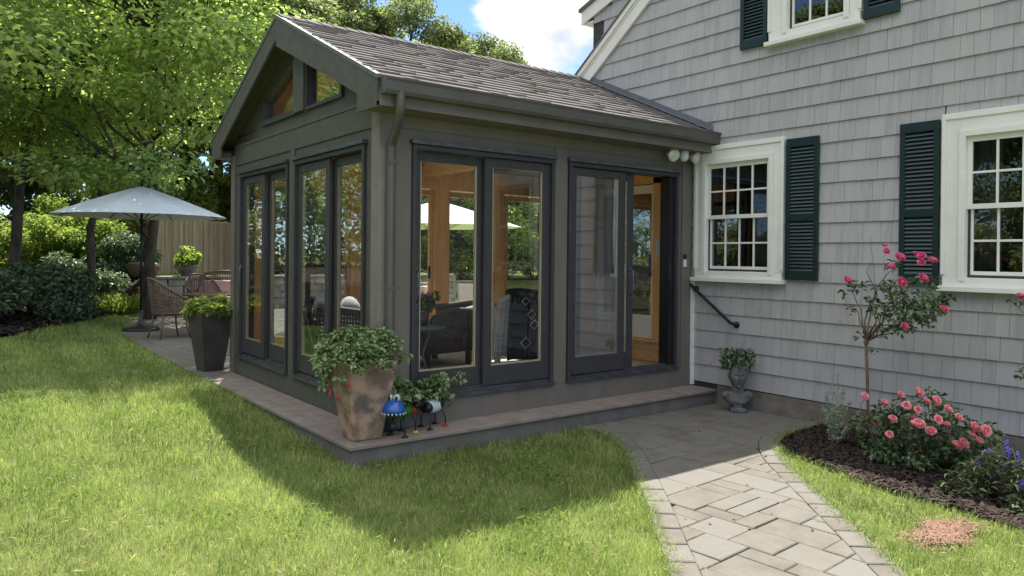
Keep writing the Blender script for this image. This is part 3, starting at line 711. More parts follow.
for ya,yb in ((EY0,RIDGE_Y),(RIDGE_Y,EY1)):
    mb.prism([(W-.032,ya,rz(ya)+.012),(W-.032,yb,rz(yb)+.012),(W-.032,yb,rz(yb)+.075),(W-.032,ya,rz(ya)+.075)],(.008,0,0),.5)
    mb.prism([(W-.095,ya,rz(ya)+.014),(W-.11,yb,rz(yb)+.014),(W-.11,yb,rz(yb)+.018),(W-.11,ya,rz(ya)+.018)],(.078,0,0),.5)
mb.build('flashing',[M['roofedge']],rf)
# back wall with pine posts, doors and low link roof behind the house ----------------
BX=5.25
mb=MB(); posts=[(T+.02,.34),(1.45,1.6),(2.70,2.92),(3.68,3.90),(4.95,BX)]
for a,b_ in posts: mb.box(a,SY-.16,0,b_,SY-.001,2.49,random.random())
mb.box(T+.02,SY-.16,2.49,BX,SY-.001,2.62,.4); mb.box(T+.02,SY-.13,2.62,BX,SY-.001,2.79,.8); mb.box(T+.02,SY-.145,0,BX,SY-.002,.38,.6)
rb(mb,'back_wall',[M['pine']])
mb=MB(); mb.box(T+.0,SY,2.52,BX,SY+.02,2.80,.5); mb.box(T,SY,0,BX,SY+.018,.37,.5)
rb(mb,'back_wall_trim',[M['brown']])
for a,b_ in ((.34,1.45),(1.6,2.70),(2.92,3.68),(3.90,4.95)):
    mb=MB(); y0,y1=SY-.10,SY-.05
    q_=.11 if a>3.8 else .055
    mb.box(a+.005,y0,.39,a+q_,y1,2.47,.3); mb.box(b_-q_,y0,.39,b_-.005,y1,2.47,.6); mb.box(a+q_,y0,.39,b_-q_,y1,.56,.5); mb.box(a+q_,y0,2.40,b_-q_,y1,2.47,.5)
    d=rb(mb,'back_door',[M['pine']],bevel=.003)
    mb=MB(); mb.box(a+q_,SY-.076,.56,b_-q_,SY-.074,2.40); mb.build('pane',[M['glass']],d)
    mb=MB(); mb.box(b_-.075,y0-.012,1.25,b_-.045,y0-.001,1.42); mb.tube([(b_-.06,y0-.01,1.33),(b_-.06,y0-.05,1.33),(b_-.13,y0-.05,1.33)],.008,8); mb.build('handle',[M['black']],d)
mb=MB(); mb.box(BX,2.4,0,BX+.12,SY,2.8,.5); mb.box(W+.0,HY+.001,2.80,BX+.3,SY+.3,2.92,.5); rb(mb,'link_wall',[M['brown']])
mb=MB(); mb.box(4.60,SY-.20,1.25,4.82,SY-.165,2.45); 
for i in range(6): mb.tube([(4.62+i*.036,SY-.19,1.2),(4.62+i*.036,SY-.19,2.46)],.02,8)
rb(mb,'door_curtain',[M['navy']])
# floor and pine lining
mb=MB(); mb.box(T,T,.20,W,SY-.16,.365,.5); mb.box(W,HY+.001,.20,BX,SY-.16,.365,.5); rb(mb,'floor',[M['floor']])
mb=MB()
def boards(fn,n):
    for i in range(n): fn(i,random.random())
# cathedral ceiling: boards running along x
n=16
for side in (-1,1):
    for i in range(n):
        a=T+ (RIDGE_Y-T)*i/n+.002; b_=T+(RIDGE_Y-T)*(i+1)/n-.002
        if side==1: a,b_=2*RIDGE_Y-b_,2*RIDGE_Y-a
        q=[(a,rz(a)-.125),(b_,rz(b_)-.125),(b_,rz(b_)-.145),(a,rz(a)-.145)]
        xs_=[(T,W-.02)]
        if side==1 and b_>SKY0 and a<SKY1: xs_=[(T,.70),(1.70,2.20),(3.20,W-.02)]
        av=random.random()
        for xa,xb in xs_: mb.prism([(xa,p[0],p[1]) for p in q],(xb-xa,0,0),av)
rb(mb,'ceiling',[M['pineh']])
mb=MB(); mb.box(T+.3,RIDGE_Y-.07,RIDGE_Z-.38,W-.02,RIDGE_Y+.07,RIDGE_Z-.15,.4)
for xx in (1.25,2.5): mb.box(xx,T+.01,2.66,xx+.12,SY-.15,2.84,.5)
rb(mb,'beam',[M['pine']])
# lining of the front and gable walls inside, and the shared house wall
mb=MB()
mb.box(T+.001,T+.001,.37,.27,T+.018,2.80,.5); mb.box(1.81,T+.001,.37,1.97,T+.018,2.80,.3); mb.box(3.575,T+.001,.37,3.68,T+.018,2.80,.7)
mb.box(.27,T+.001,2.50,3.60,T+.018,2.80,.6)
for a,b_ in ((.15,.23),(1.77,1.92),(3.43,SY-.17)): mb.box(Ti+.001,a,.37,Ti+.018,b_,2.80,.4)
mb.box(Ti+.001,.15,2.50,Ti+.018,SY-.17,2.80,.5)
rb(mb,'wall_lining',[M['pine']])
mb=MB(); z=.37; i=0
dy0,dy1,dz1=.54,1.46,2.42     # door into the house
while z<3.75:
    z2=z+.14
    def seg(a,b_):
        if b_-a<.02: return
        t=.02; mb.hexa([(W-.002,a,z),(W-.022,a,z),(W-.022,b_,z),(W-.002,b_,z),(W-.002,a,z2),(W-.012,a,z2),(W-.012,b_,z2),(W-.002,b_,z2)],random.random())
    lo=T+.01; hi=HY
    lim=RIDGE_Y-(RIDGE_Z-.15-z2)/SL
    lo=max(lo,lim); hi=min(HY,2*RIDGE_Y-lim)
    if z<.60 or z>dz1+.12: seg(lo,hi)
    else: seg(lo,dy0-.12); seg(dy1+.12,hi)
    z+=.14
rb(mb,'pine_siding',[M['pineh']])
mb=MB()
for a,b_ in ((.28,.54),(dy1+.02,dy1+.14)): mb.box(W-.05,a,.62,W-.023,b_,2.52,.5)
mb.box(W-.05,.28,2.43,W-.023,dy1+.14,2.56,.5); mb.box(W-.09,.40,.60,W-.023,dy1+.06,.625,.5)
mb.box(W-.12,.165,.37,W-.052,.27,2.52,.9)
rb(mb,'door_casing',[M['pine']])
mb=MB(); x=W-.045
mb.box(x,dy0,.63,x+.03,dy0+.025,2.42); mb.box(x,dy1-.1,.63,x+.03,dy1,2.42); mb.box(x,dy0+.025,.63,x+.03,dy1-.1,.90); mb.box(x,dy0+.025,2.32,x+.03,dy1-.1,2.42)
hd=rb(mb,'house_door',[M['white']],bevel=.003)
mb=MB(); mb.box(x+.012,dy0+.025,.90,x+.014,dy1-.1,2.32); mb.build('pane',[M['glass']],hd)
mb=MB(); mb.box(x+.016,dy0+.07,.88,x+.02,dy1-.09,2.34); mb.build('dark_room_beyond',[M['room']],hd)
mb=MB(); mb.box(x-.01,dy0+.022,1.35,x-.001,dy0+.052,1.62); mb.ball((x-.03,dy0+.025,1.38),.026); mb.build('handle',[M['metal']],hd)
mb=MB(); mb.box(W-.06,.43,1.60,W-.051,.49,1.78); rb(mb,'light_switch',[M['plastic']])
# wall switch by the door outside
mb=MB(); mb.box(3.645,-.035,1.475,3.69,-.021,1.555); o=mb.build('doorbell',[M['plastic']],None,.003); tag(o,'small white doorbell on the dark post right of the open door','doorbell')
mb=MB(); mb.box(3.647,-.037,1.565,3.688,-.021,1.61); mb.build('bell_cap',[M['black']],o)
# flood light
fl=empty('flood_light',(3.50,-.05,2.69),0,'twin white flood light with motion sensor under the gutter above the open door','flood light')
mb=MB(); mb.box(-.07,.02,.02,.07,.05,.09); mb.box(-.05,-.08,.03,.05,.02,.08); mb.build('bracket',[M['metal']],fl,.006)
for sx in (-1,1):
    mb=MB(); c=Vector((sx*.185,-.11,-.045)); d=Vector((sx*.25,-.9,-.25)).normalized()
    q=d.to_track_quat('Z','Y').to_matrix(); mb2=MB(); mb2.lathe([(.026,-.11),(.032,-.07),(.06,-.03),(.070,0),(.062,.012),(.03,.018),(.0001,.02)],n=20)
    mb.add([q@Vector(v)+c for v in mb2.V],mb2.F,.5,True); fo_=mb.build('flood_lamp',[M['plastic']],fl); mb=MB(); mb2=MB(); mb2.lathe([(.063,.0125),(.045,.022),(.0001,.027)],n=20); mb.add([q@Vector(v)+c for v in mb2.V],mb2.F,.5,True); mb.build('lens',[M['lens']],fo_)
    mb=MB(); mb.tube([(sx*.03,-.03,.05),(sx*.10,-.04,.03),tuple(c-d*.10)],.017,8); mb.build('lamp_arm',[M['plastic']],fl)
mb=MB(); mb.lathe([(.04,-.05),(.05,-.02),(.05,.03),(.035,.045),(.0001,.046)],c=(0,-.09,-.02),n=16); mb.lathe([(.0001,-.075),(.03,-.07),(.04,-.05)],c=(0,-.09,-.02),n=16); mb.build('motion_sensor',[M['plastic']],fl)

# ================================================================== DECK
dk=empty('deck_step',(0,-.36,0),0,'low grey brown deck step wrapping the foot of the sunroom','deck step')
DX,DY,DZ_=-.41,-.36,.18
mb=MB()
def bd(p,z0=.152,z1=DZ_): mb.prism([(a,b_,z0) for a,b_ in p],(0,0,z1-z0),random.random())
bw=.135
for k in range(3):
    o1=-.36+k*(bw-.011)+ (0); y0=DY+k*.126; y1=y0+.1215
    x0_=DX+k*.142; 
    y1=min(y1,-.024) if k==2 else y1
    bd([(x0_,y0),(W-.032,y0),(W-.032,y1),(x0_+.1215*1.127 if k<2 else x0_+.12,y1)])
for k in range(3):
    x0_=DX+k*.142; x1_=min(x0_+.137,-.024); y0=DY+k*.126
    yl=lambda xx:3.06+(xx+.42)*1.6
    bd([(x0_,y0+.002),(x1_,y0+ (x1_-x0_)*.887+.002),(x1_,yl(x1_)),(x0_,yl(x0_))])
o=mb.build('deck_boards',[M['deck']],dk,.004,loc=(0,.36,0))
mb=MB(); mb.box(DX+.025,DY+.025,-.1,W-.032,DY+.045,.152,.5); mb.box(DX+.025,DY+.045,-.1,DX+.045,3.05,.152,.5)
mb.build('riser',[M['deckface']],dk,loc=(0,.36,0))
# ================================================================== FOLIAGE HELPERS
def leaf_mesh(name,P,N,D,S,m,width=.55,A=None,fold=.18,rg=rng):
    """one folded kite per leaf; P position, N normal, D pointing direction, S size"""
    N=N/np.linalg.norm(N,axis=1)[:,None]; D=D-N*np.sum(D*N,axis=1)[:,None]; D/=np.linalg.norm(D,axis=1)[:,None]+1e-9
    B=np.cross(N,D); S=S[:,None]
    a=P; l=P+D*S*.45+B*S*width/2+N*S*fold; t=P+D*S-N*S*.12; r=P+D*S*.45-B*S*width/2+N*S*fold
    V=np.stack([a,l,t,r],1).reshape(-1,3); n=len(P); i=np.arange(n)[:,None]*4
    F=np.concatenate([i+np.array([[0,2,1]]),i+np.array([[0,3,2]])],0); 
    if A is None: A=rg.random(n)
    return npmesh(name,V,F,np.concatenate([A,A]),m)
def rand_dirs(n,rg=rng):
    v=rg.normal(size=(n,3)); return v/np.linalg.norm(v,axis=1)[:,None]
def blob_leaves(n,clumps,flat=.6,rg=rng,up=.7,droop=.2,shell=.0):
    """clumps: (x,y,z,r) rows"""
    C=np.array(clumps); w=C[:,3]**2; k=rg.choice(len(C),n,p=w/w.sum()); d=rand_dirs(n,rg); r=rg.random(n)**(1/(2.2+shell*3))
    P=C[k,:3]+d*(C[k,3]*r)[:,None]*np.array([1,1,flat])
    N=rand_dirs(n,rg)*.75+np.array([0,0,up])+d*.35
    D=d*.9+rand_dirs(n,rg)*.7+np.array([0,0,-droop])
    A=np.clip(rg.random(n)*.7+rg.random(len(C))[k]*.3,0,1)
    return P,N,D,A
def limb(mb,p0,p1,r0,r1,rg,n=5,wob=.06,sides=7):
    p0=np.array(p0,float);p1=np.array(p1,float);L=np.linalg.norm(p1-p0); P=[]
    for i in range(n+1):
        t=i/n; q=p0+(p1-p0)*t; 
        if 0<i<n: q=q+rg.normal(size=3)*L*wob
        q[2]+=math.sin(t*math.pi)*L*.05; P.append(tuple(q))
    mb.tube(P,[r0+(r1-r0)*i/n for i in range(n+1)],sides)
def tree_proto(h,tr,cr,cb,ncl,nleaf,ls,lm,seed,clr=.28,flat=.6,shape=1.0,lean=(0,0),up=.7,name='tree',crown_shift=(0,0),nlimb=18,extra=None):
    rg=np.random.default_rng(seed); root=empty(name)
    mb=MB(); top=np.array([lean[0],lean[1],h*.93]); P=[(0,0,-.3)]; 
    for i in range(1,9):
        t=i/8; P.append((top[0]*t+rg.normal()*.03*h*.25,top[1]*t+rg.normal()*.03*h*.25,top[2]*t))
    mb.tube(P,[tr*1.35]+[tr*(1-.85*(i/8)) for i in range(1,9)],10)
    cz=(h+cb)/2; hz_=(h-cb)/2; cl=[]
    while len(cl)<ncl:
        d=rand_dirs(1,rg)[0]; r=.35+.65*rg.random()**.6; q=d*r
        z=cz+q[2]*hz_; tz=(z-cb)/(h-cb); prof=(math.sin(math.pi*min(1,max(0,tz))**.75)**.6) if shape==1 else (1-tz)**.8*1.1
        x=q[0]*cr*prof+lean[0]*z/h+crown_shift[0]; y=q[1]*cr*prof+lean[1]*z/h+crown_shift[1]
        cl.append((x,y,z,cr*clr*(.6+.8*rg.random())))
    if extra:
        n0,ox,oy,oz,sx_,sy_,sz_=extra
        for i in range(n0): cl.insert(0,(ox+rg.uniform(-sx_,sx_),oy+rg.uniform(-sy_,sy_),oz+rg.uniform(-sz_,sz_),.75+.45*rg.random()))
        nlimb+=n0
    for c in cl[:nlimb]:
        t=max(.15,min(.95,(c[2]-cr*.35)/h)); i=t*8; k=int(i); a=np.array(P[min(k,8)])
        a=np.array(P[k])+(np.array(P[min(k+1,8)])-np.array(P[k]))*(i-k)
        limb(mb,a,c[:3],tr*.38*(1-t*.6),tr*.05,rg,5,.05,6)
    mb.build('trunk',[M['bark']],root)
    Pp,N,D,A=blob_leaves(nleaf,cl,flat,rg,up)
    S=ls*(.65+.7*rg.random(nleaf))
    link('crown',leaf_mesh('crown',Pp,N,D,S,lm,.62,A,rg=rg),root)
    return root
def place(root,x,y,z,rz=0,s=1,label=None,cat=None,group=None):
    root.location=(x,y,z); root.rotation_euler=(0,0,rz); root.scale=(s,s,s) if not hasattr(s,'__len__') else s
    return tag(root,label,cat,group)

# ================================================================== TREES
mp=tree_proto(9.5,.12,3.5,2.2,88,44000,.13,M['maple'],11,clr=.27,flat=.42,up=1.1,name='maple_tree',crown_shift=(-.9,-1.5),nlimb=40,extra=(30,-.7,-3.1,7.7,2.6,1.2,.6))
x,y=at(150,15.6); place(mp,x,y,gz(x,y),0,1,'big light green maple spreading over the umbrella from the left','tree')
m2=tree_proto(9,.14,3.1,2.6,60,34000,.12,M['maple'],12,clr=.3,flat=.45,up=1.1,name='maple_tree',nlimb=24)
x,y=at(-70,14.5); place(m2,x,y,gz(x,y),0,1,'light green maple at the left edge of the photo, left of the umbrella','tree')
oakA=tree_proto(13,.22,3.4,3.4,70,42000,.15,M['oak'],21,clr=.25,name='oak_tree')
oakB=tree_proto(12,.2,3.0,2.6,60,36000,.15,M['oak'],22,clr=.26,name='oak_tree')
pineA=tree_proto(17,.2,2.2,5.5,60,30000,.14,M['oak'],23,clr=.26,name='tall_tree')
us=[(318,29,1.02,'A','tall oak rising behind the ridge at the gable peak'),(362,31,1.0,'B','oak behind the roof ridge, second from the gable peak'),
    (405,30,.96,'A','oak with a rounded top in the middle of the roof ridge'),(446,32,.93,'B','oak behind the roof ridge beside the open sky'),
    (487,31,.83,'A','lower oak behind the roof ridge left of the cloud'),(527,33,.78,'B','lowest oak of the row, in front of the cloud'),
    (276,27,1.05,'B','oak just left of the gable peak')]
for i,(u,d,s,k,l) in enumerate(us):
    x,y=at(u,d); src=oakA if k=='A' else oakB
    o=src if i in(0,1) else copy_tree(src)
    place(o,x,y,.9,i*1.3,(s*1.05,s*1.05,s*.93),l,'tree','oaks behind the sunroom')
ps=[(216,31,1.1,'tall narrow tree with bare lower trunk between the maple and the gable'),(246,29,1.05,'tall narrow tree directly left of the gable roof'),(196,31,1.1,'tall narrow tree far behind the maple crown')]
for i,(u,d,s,l) in enumerate(ps):
    x,y=at(u,d); o=pineA if i==0 else copy_tree(pineA); place(o,x,y,.9,i*2.1,s,l,'tree','tall trees behind the maple')
# trees deep in the garden on the left, and along the left boundary (mirrored in the panes)
more=[(40,27,.9,'oak far behind the left shrubs'),(122,29,1.0,'oak straight behind the umbrella'),
      (-60,22,1.0,'oak beyond the left edge of the lawn'),(-150,17,.9,'oak beside the lawn, left of the view')]
for i,(u,d,s,l) in enumerate(more):
    x,y=at(u,d); o=copy_tree(oakA if i%2 else oakB); place(o,x,y,gz(x,y)-.2,i*1.7+.4,(s,s,s*.9),l,'tree','oaks at the back of the garden')
for i,(x,y,s) in enumerate([(-17,10,1.0),(-19,4,1.05),(-20,-2.5,.95),(-17,16,1.0),(-21,-9,1.0)]):
    o=copy_tree(oakA if i%2 else oakB); place(o,x,y,.1,i*.9,s,'oak on the far left side of the lawn, outside the photo','tree','oaks on the left boundary')
lt=tree_proto(8.5,.10,2.6,2.0,60,26000,.13,M['lime'],13,clr=.28,flat=.45,up=1.1,name='light_tree',nlimb=26)
x,y=at(208,27.5); place(lt,x,y,.9,0,1.3,'airy yellow green tree between the maple and the left roof edge','tree')
# bare dark trunk in front of the left shrubs
def bare_trunk(u,d,r,h,l,seed):
    x,y=at(u,d); rg=np.random.default_rng(seed); root=empty('tree',(x,y,gz(x,y)),0,l,'tree')
    mb=MB(); P=[(rg.normal()*.05*i,rg.normal()*.05*i,h*i/7-.2) for i in range(8)]
    mb.tube(P,[r*(1.2-.6*i/7) for i in range(8)],9)
    cl=[(rg.normal()*1.0,rg.normal()*1.0,h*.55+rg.random()*h*.5,.5+rg.random()*.4) for _ in range(26)]
    for c in cl[:14]: limb(mb,P[min(6,int(c[2]/h*7))],c[:3],r*.3,.01,rg)
    mb.build('trunk',[M['bark']],root)
    Pp,N,D,A=blob_leaves(11000,cl,.45,rg,1.1); link('crown',leaf_mesh('crown',Pp,N,D,.11*(.6+.7*rg.random(11000)),M['maple'],.6,A,rg=rg),root)
bare_trunk(12,15.5,.10,6.5,'slender dark trunked tree at the left edge above the mulch bed',31)
bare_trunk(92,17,.08,7.5,'slim tree standing behind the left half of the umbrella',32)
bare_trunk(148,19,.13,8,'thick trunked tree right behind the umbrella top',33)
# understory
def bush(name,x,y,z,rx,ry,h,n,ls,lm,seed,label,cat='shrub',group=None,flat=.75,ncl=22,up=.6,width=.5,stems=True):
    rg=np.random.default_rng(seed); root=empty(name,(x,y,z),0,label,cat,group); cl=[]
    for _ in range(ncl):
        a=rg.random()*6.283; r=rg.random()**.5; zz=(.25+.7*rg.random())*h*(1-.45*r*r)
        cl.append((math.cos(a)*r*rx*.8,math.sin(a)*r*ry*.8,zz,min(rx,h)*.30*(.7+.6*rg.random())))
    P,N,D,A=blob_leaves(n,cl,flat,rg,up); P[:,2]=np.maximum(P[:,2],.02)
    link('foliage',leaf_mesh('foliage',P,N,D,ls*(.6+.8*rg.random(n)),lm,width,A,rg=rg),root)
    if stems:
        mb=MB()
        for c in cl[:10]: limb(mb,(rg.normal()*.06,rg.normal()*.06,-.05),c[:3],.018,.004,rg,4,.04,5)
        mb.build('stem',[M['bark']],root)
    return root
def bu(u,d,rx,h,n,ls,lm,seed,label,name='shrub',**k):
    x,y=at(u,d); return bush(name,x,y,gz(x,y),rx,rx*.9,h,n,ls,lm,seed,label,**k)
bu(38,15.0,1.05,1.15,9000,.10,M['dark'],41,'broad grey green shrub on the mulch at the left, above the lawn edge')
bu(-35,13.0,1.0,1.2,8000,.10,M['dark'],42,'leafy shrub at the far left edge of the mulch bed')
bu(84,18.0,1.0,1.5,8000,.09,M['dark'],43,'very dark shrub between the left shrub and the daylilies')
bu(120,19.5,.95,1.6,8000,.10,M['dark'],44,'dark shrub right behind the umbrella pole')
bu(104,20.5,1.2,2.2,8000,.11,M['lime'],45,'sunlit yellow green shrub above the dark ones')
bu(30,19.5,1.4,2.6,11000,.11,M['lime'],46,'sunlit green shrub behind the broad left shrub')
bu(64,22,1.5,3.0,11000,.12,M['lime'],47,'tall pale green shrub in the left background')
bu(-40,18,1.6,3.0,11000,.11,M['lime'],48,'pale green shrub outside the left edge')
bu(176,27,1.8,4.6,14000,.13,M['lime'],49,'sunlit pale green bush rising over the left end of the fence')
bu(214,29,1.9,4.8,14000,.13,M['lime'],50,'sunlit pale green bush over the fence beside the gable')
bu(140,25,1.7,4.0,13000,.12,M['lime'],51,'bright bush seen behind the umbrella canopy')
bu(250,30,1.9,5.0,12000,.13,M['lime'],52,'green bush behind the far corner of the sunroom')
for i,(u,d,s) in enumerate([(345,27,1.6),(395,27,1.7),(430,26,1.7),(462,26,1.6),(505,25,1.7),(535,26,1.8),(560,27,1.8)]):
    bu(u,d,s,3.4,9000,.13,M['oak'] if i%2 else M['lime'],60+i,['bush seen through the glass of the sunroom, far left','bush seen through the glass beside the pine post','bush behind the white umbrella in the glass','bush right of the white umbrella in the glass','bush seen through the pine framed door','bush seen at the right of the pine framed door','bush hidden behind the house corner'][i])
hedge=bush('sky_screen_shrub',-15,12,.1,2.6,2.2,3.6,12000,.17,M['oak'],55,'large shrub of the added hedge blocking low sky on the left side of the garden',group='shrubs of the left boundary')  # row out of view, added to keep low sky from reflecting in the panes
for i in range(7):
    c=copy_tree(hedge); c.location=(-15-.6*math.sin(i*2),8.4-3.6*i,0); c.rotation_euler=(0,0,i*1.1); c.scale=(1,1,1+.2*math.sin(i*1.7))
for i,(u,d) in enumerate([(-60,26),(-5,27),(45,27),(-110,22)]):
    c=copy_tree(hedge); x,y=at(u,d); c.location=(x,y,.4); c.rotation_euler=(0,0,i*1.9)
# woodland filling the gaps at the very back
rg=np.random.default_rng(77); cl=[]
for i in range(430):
    an=R(rg.uniform(-130,52)); d=rg.uniform(36,48); x=CAM.x+d*math.sin(yaw+an); y=CAM.y+d*math.cos(yaw+an); 
    cl.append((x,y,rg.uniform(.5,10.5 if an<R(-16) else 5.0),rg.uniform(1.2,2.4)))
P,N,D,A=blob_leaves(135000,cl,.8,rg,.5); tag(link('woodland',leaf_mesh('woodland',P,N,D,.32*(.6+.7*rg.random(135000)),M['oak'],.7,A,rg=rg)),'distant woodland closing the view behind the garden','woodland',kind='stuff')

# daylilies: arching strap leaves
def strap_clump(name,x,y,z,r,n,L,w,lm,seed,label,cat='plant',group=None,parent=None):
    rg=np.random.default_rng(seed); V=[];F=[];A=[]
    for i in range(n):
        a=rg.random()*6.283; rr=rg.random()**.5*r; bx_,by_=math.cos(a)*rr,math.sin(a)*rr; a2=a+rg.normal()*.5; Ln=L*(.6+.6*rg.random()); e=.5+.45*rg.random(); k=len(V)
        ww=w*(.7+.6*rg.random()); side=np.array([-math.sin(a2),math.cos(a2),0])
        for j in range(6):
            t=j/5; out=Ln*.62*t**1.4*e*1.2; zz=Ln*(t*.95-.62*t*t*e*1.25)
            c=np.array([bx_+math.cos(a2)*out,by_+math.sin(a2)*out,max(.01,zz)]); q=ww*(1-t**2.5)+.002
            V+= [c+side*q/2,c-side*q/2]
        for j in range(5): F.append((k+2*j,k+2*j+1,k+2*j+3,k+2*j+2)); A.append(rg.random())
    me=npmesh('foliage',np.array(V),np.array(F),np.array(A),lm); 
    o=link(name,me,None,(x,y,z)); return tag(o,label,cat,group)
x,y=at(112,17.0); strap_clump('daylily',x,y,gz(x,y),.55,260,.85,.03,M['lime'],71,'clump of arching daylily leaves on the mulch left of the umbrella pole')
x,y=at(137,17.6); strap_clump('daylily',x,y,gz(x,y),.45,200,.75,.03,M['lime'],72,'clump of arching daylily leaves right behind the umbrella pole')
for i,(u,d) in enumerate([(168,16.6),(205,16.4)]):
    x,y=at(u,d); bush('perennial',x,y,.93 if y>13.9 else .18,.5,.4,.5,2600,.05,M['silver'] if i==0 else M['lime'],80+i,['low grey green perennial at the stone wall behind the wicker chair','yellow green perennial at the stone wall behind the sofa'][i],'plant',stems=False)
# stone retaining wall
mb=MB(); x=1.25
rg2=random.Random(4)
for r_ in range(5):
    x=1.2+rg2.random()*.2; 
    while x<9.5:
        w_=rg2.uniform(.25,.6); mb.hexa([(x+rg2.uniform(0,.02),13.62+rg2.uniform(0,.04),.1+r_*.17),(x+w_-.015,13.62+rg2.uniform(0,.04),.1+r_*.17),(x+w_-.015,14.0,.1+r_*.17),(x,14.0,.1+r_*.17),
            (x+.01,13.63+rg2.uniform(0,.04),.262+r_*.17),(x+w_-.025,13.63+rg2.uniform(0,.04),.262+r_*.17),(x+w_-.02,14.0,.262+r_*.17),(x,14.0,.262+r_*.17)],rg2.random()); x+=w_
for i in range(14): mb.box(1.15+i*.6,13.58,.952,1.15+i*.6+.59,14.02,1.01,rg2.random())
tag(mb.build('stone_wall',[M['rock']],None,.006),'low stone retaining wall at the back of the patio','wall')

# fence ----------------------------------------------------------
fa=at(154,21); fb=at(236,26.5); fd_=np.array(fb)-np.array(fa); fl_=np.linalg.norm(fd_); fd_/=fl_; Lf=22
fz=.80
fe=empty('wooden_fence',(fa[0],fa[1],fz),math.atan2(fd_[1],fd_[0]),'tall weathered wooden stockade fence behind the patio','fence')
mb=MB(); n=int(Lf/.088)
for i in range(n):
    x=i*.088; hh=1.82+random.uniform(-.02,.02); t=.022; 
    mb.prism([(x+.003,0,0),(x+.081,0,0),(x+.081,0,hh-.05),(x+.042,0,hh),(x+.003,0,hh-.05)],(0,random.uniform(.018,.026),0),random.random())
mb.build('pickets',[M['fence']],fe)
for i in range(10):
    mb=MB(); mb.box(i*2.4-.05,.03,-.3,i*2.4+.05,.13,1.86); mb.build('post',[M['fence']],fe)
for zc in (.35,1.45): mb=MB(); mb.box(0,.028,zc,Lf,.06,zc+.09); mb.build('rail',[M['fence']],fe)

# ================================================================== LAWN + MULCH
def scatter_view(nmax,d0,d1,u0,u1,pw=2.0,rg=rng):
    # density falls with the square of the distance from the viewpoint of the photograph
    t=rg.random(nmax); d=d0*(d1/d0)**t if pw==2.0 else (d0**(2-pw)+t*(d1**(2-pw)-d0**(2-pw)))**(1/(2-pw))
    k=rg.uniform(u0,u1,nmax); return np.stack([CAM.x+d*(Fv.x+k*Rv.x),CAM.y+d*(Fv.y+k*Rv.y)],1),d
def grass():
    n=620000; P,d=scatter_view(n,2.6,26,-1.0,.95,1.75)
    deckp=np.array([(-.40,-.35),(3.83,-.35),(3.83,3.7),(0,3.7),(-.40,3.05)])
    bad=inside(P,path_outer)|inside(P,bed)|inside(P,patio)|inside(P,far_bed)|inside(P,deckp)|(P[:,0]>3.75)|((P[:,1]>3.0)&(P[:,0]>.3)&(P[:,1]<13.7))
    bad|=((P[:,0]-1.82)/.26)**2+((P[:,1]+3.46)/.15)**2<1*(1+.3*np.sin(P[:,0]*40))
    P=P[~bad];d=d[~bad]; n=len(P)
    nz=np.sin(P[:,0]*2.1+1)*np.sin(P[:,1]*1.7)+np.sin(P[:,0]*5.3)*np.sin(P[:,1]*4.4+2)*.5
    h=(.050+.014*nz+.030*rng.random(n)**2+.012*np.sin(P[:,0]*17+np.sin(P[:,1]*13)*2)*np.sin(P[:,1]*19))*(1+.02*d); h=np.clip(h,.025,.14)
    # longer tufts against the deck and path edges
    w=.0022*np.clip(d/3.5,1,6)**.9*(.7+.6*rng.random(n))
    a=rng.random(n)*6.283; s=np.stack([np.cos(a),np.sin(a),np.zeros(n)],1); b=a+1.57+rng.normal(size=n)*.5; o=np.stack([np.cos(b),np.sin(b),np.zeros(n)],1)
    z=ground_z(P[:,0],P[:,1])-.015; B=np.column_stack([P,z]); ln=(h*(.25+.75*rng.random(n)))[:,None]
    up=np.array([0,0,1.]); H=h[:,None]
    p1=B+up*H*.55+o*ln*.3; p2=B+up*H*(.82+.18*rng.random((n,1)))+o*ln*.95
    V=np.stack([B-s*w[:,None]/2,B+s*w[:,None]/2,p1+s*w[:,None]*.42,p1-s*w[:,None]*.42,p2],1).reshape(-1,3)
    i=np.arange(n)[:,None]*5; A=np.clip(.5*rng.random(n)+.25+.15*nz+.12*rng.normal(size=n),0,1)
    A=np.clip(A+.35*(rng.random(n)<.3)*(rng.random(n)-.3)+.12*np.sin(P[:,0]*9+np.cos(P[:,1]*11)),0,1.1); A=np.where(rng.random(n)<.06,1.5,A)
    # triangles only: two for the lower part, one for the tip
    F=np.concatenate([i+np.array([[0,1,2]]),i+np.array([[0,2,3]]),i+np.array([[3,2,4]])],0)
    me=npmesh('grass',V,F,np.concatenate([A,A,A]),M['grass']); tag(link('grass',me),'lawn of fine green grass around the sunroom and path','grass',kind='stuff')
grass()
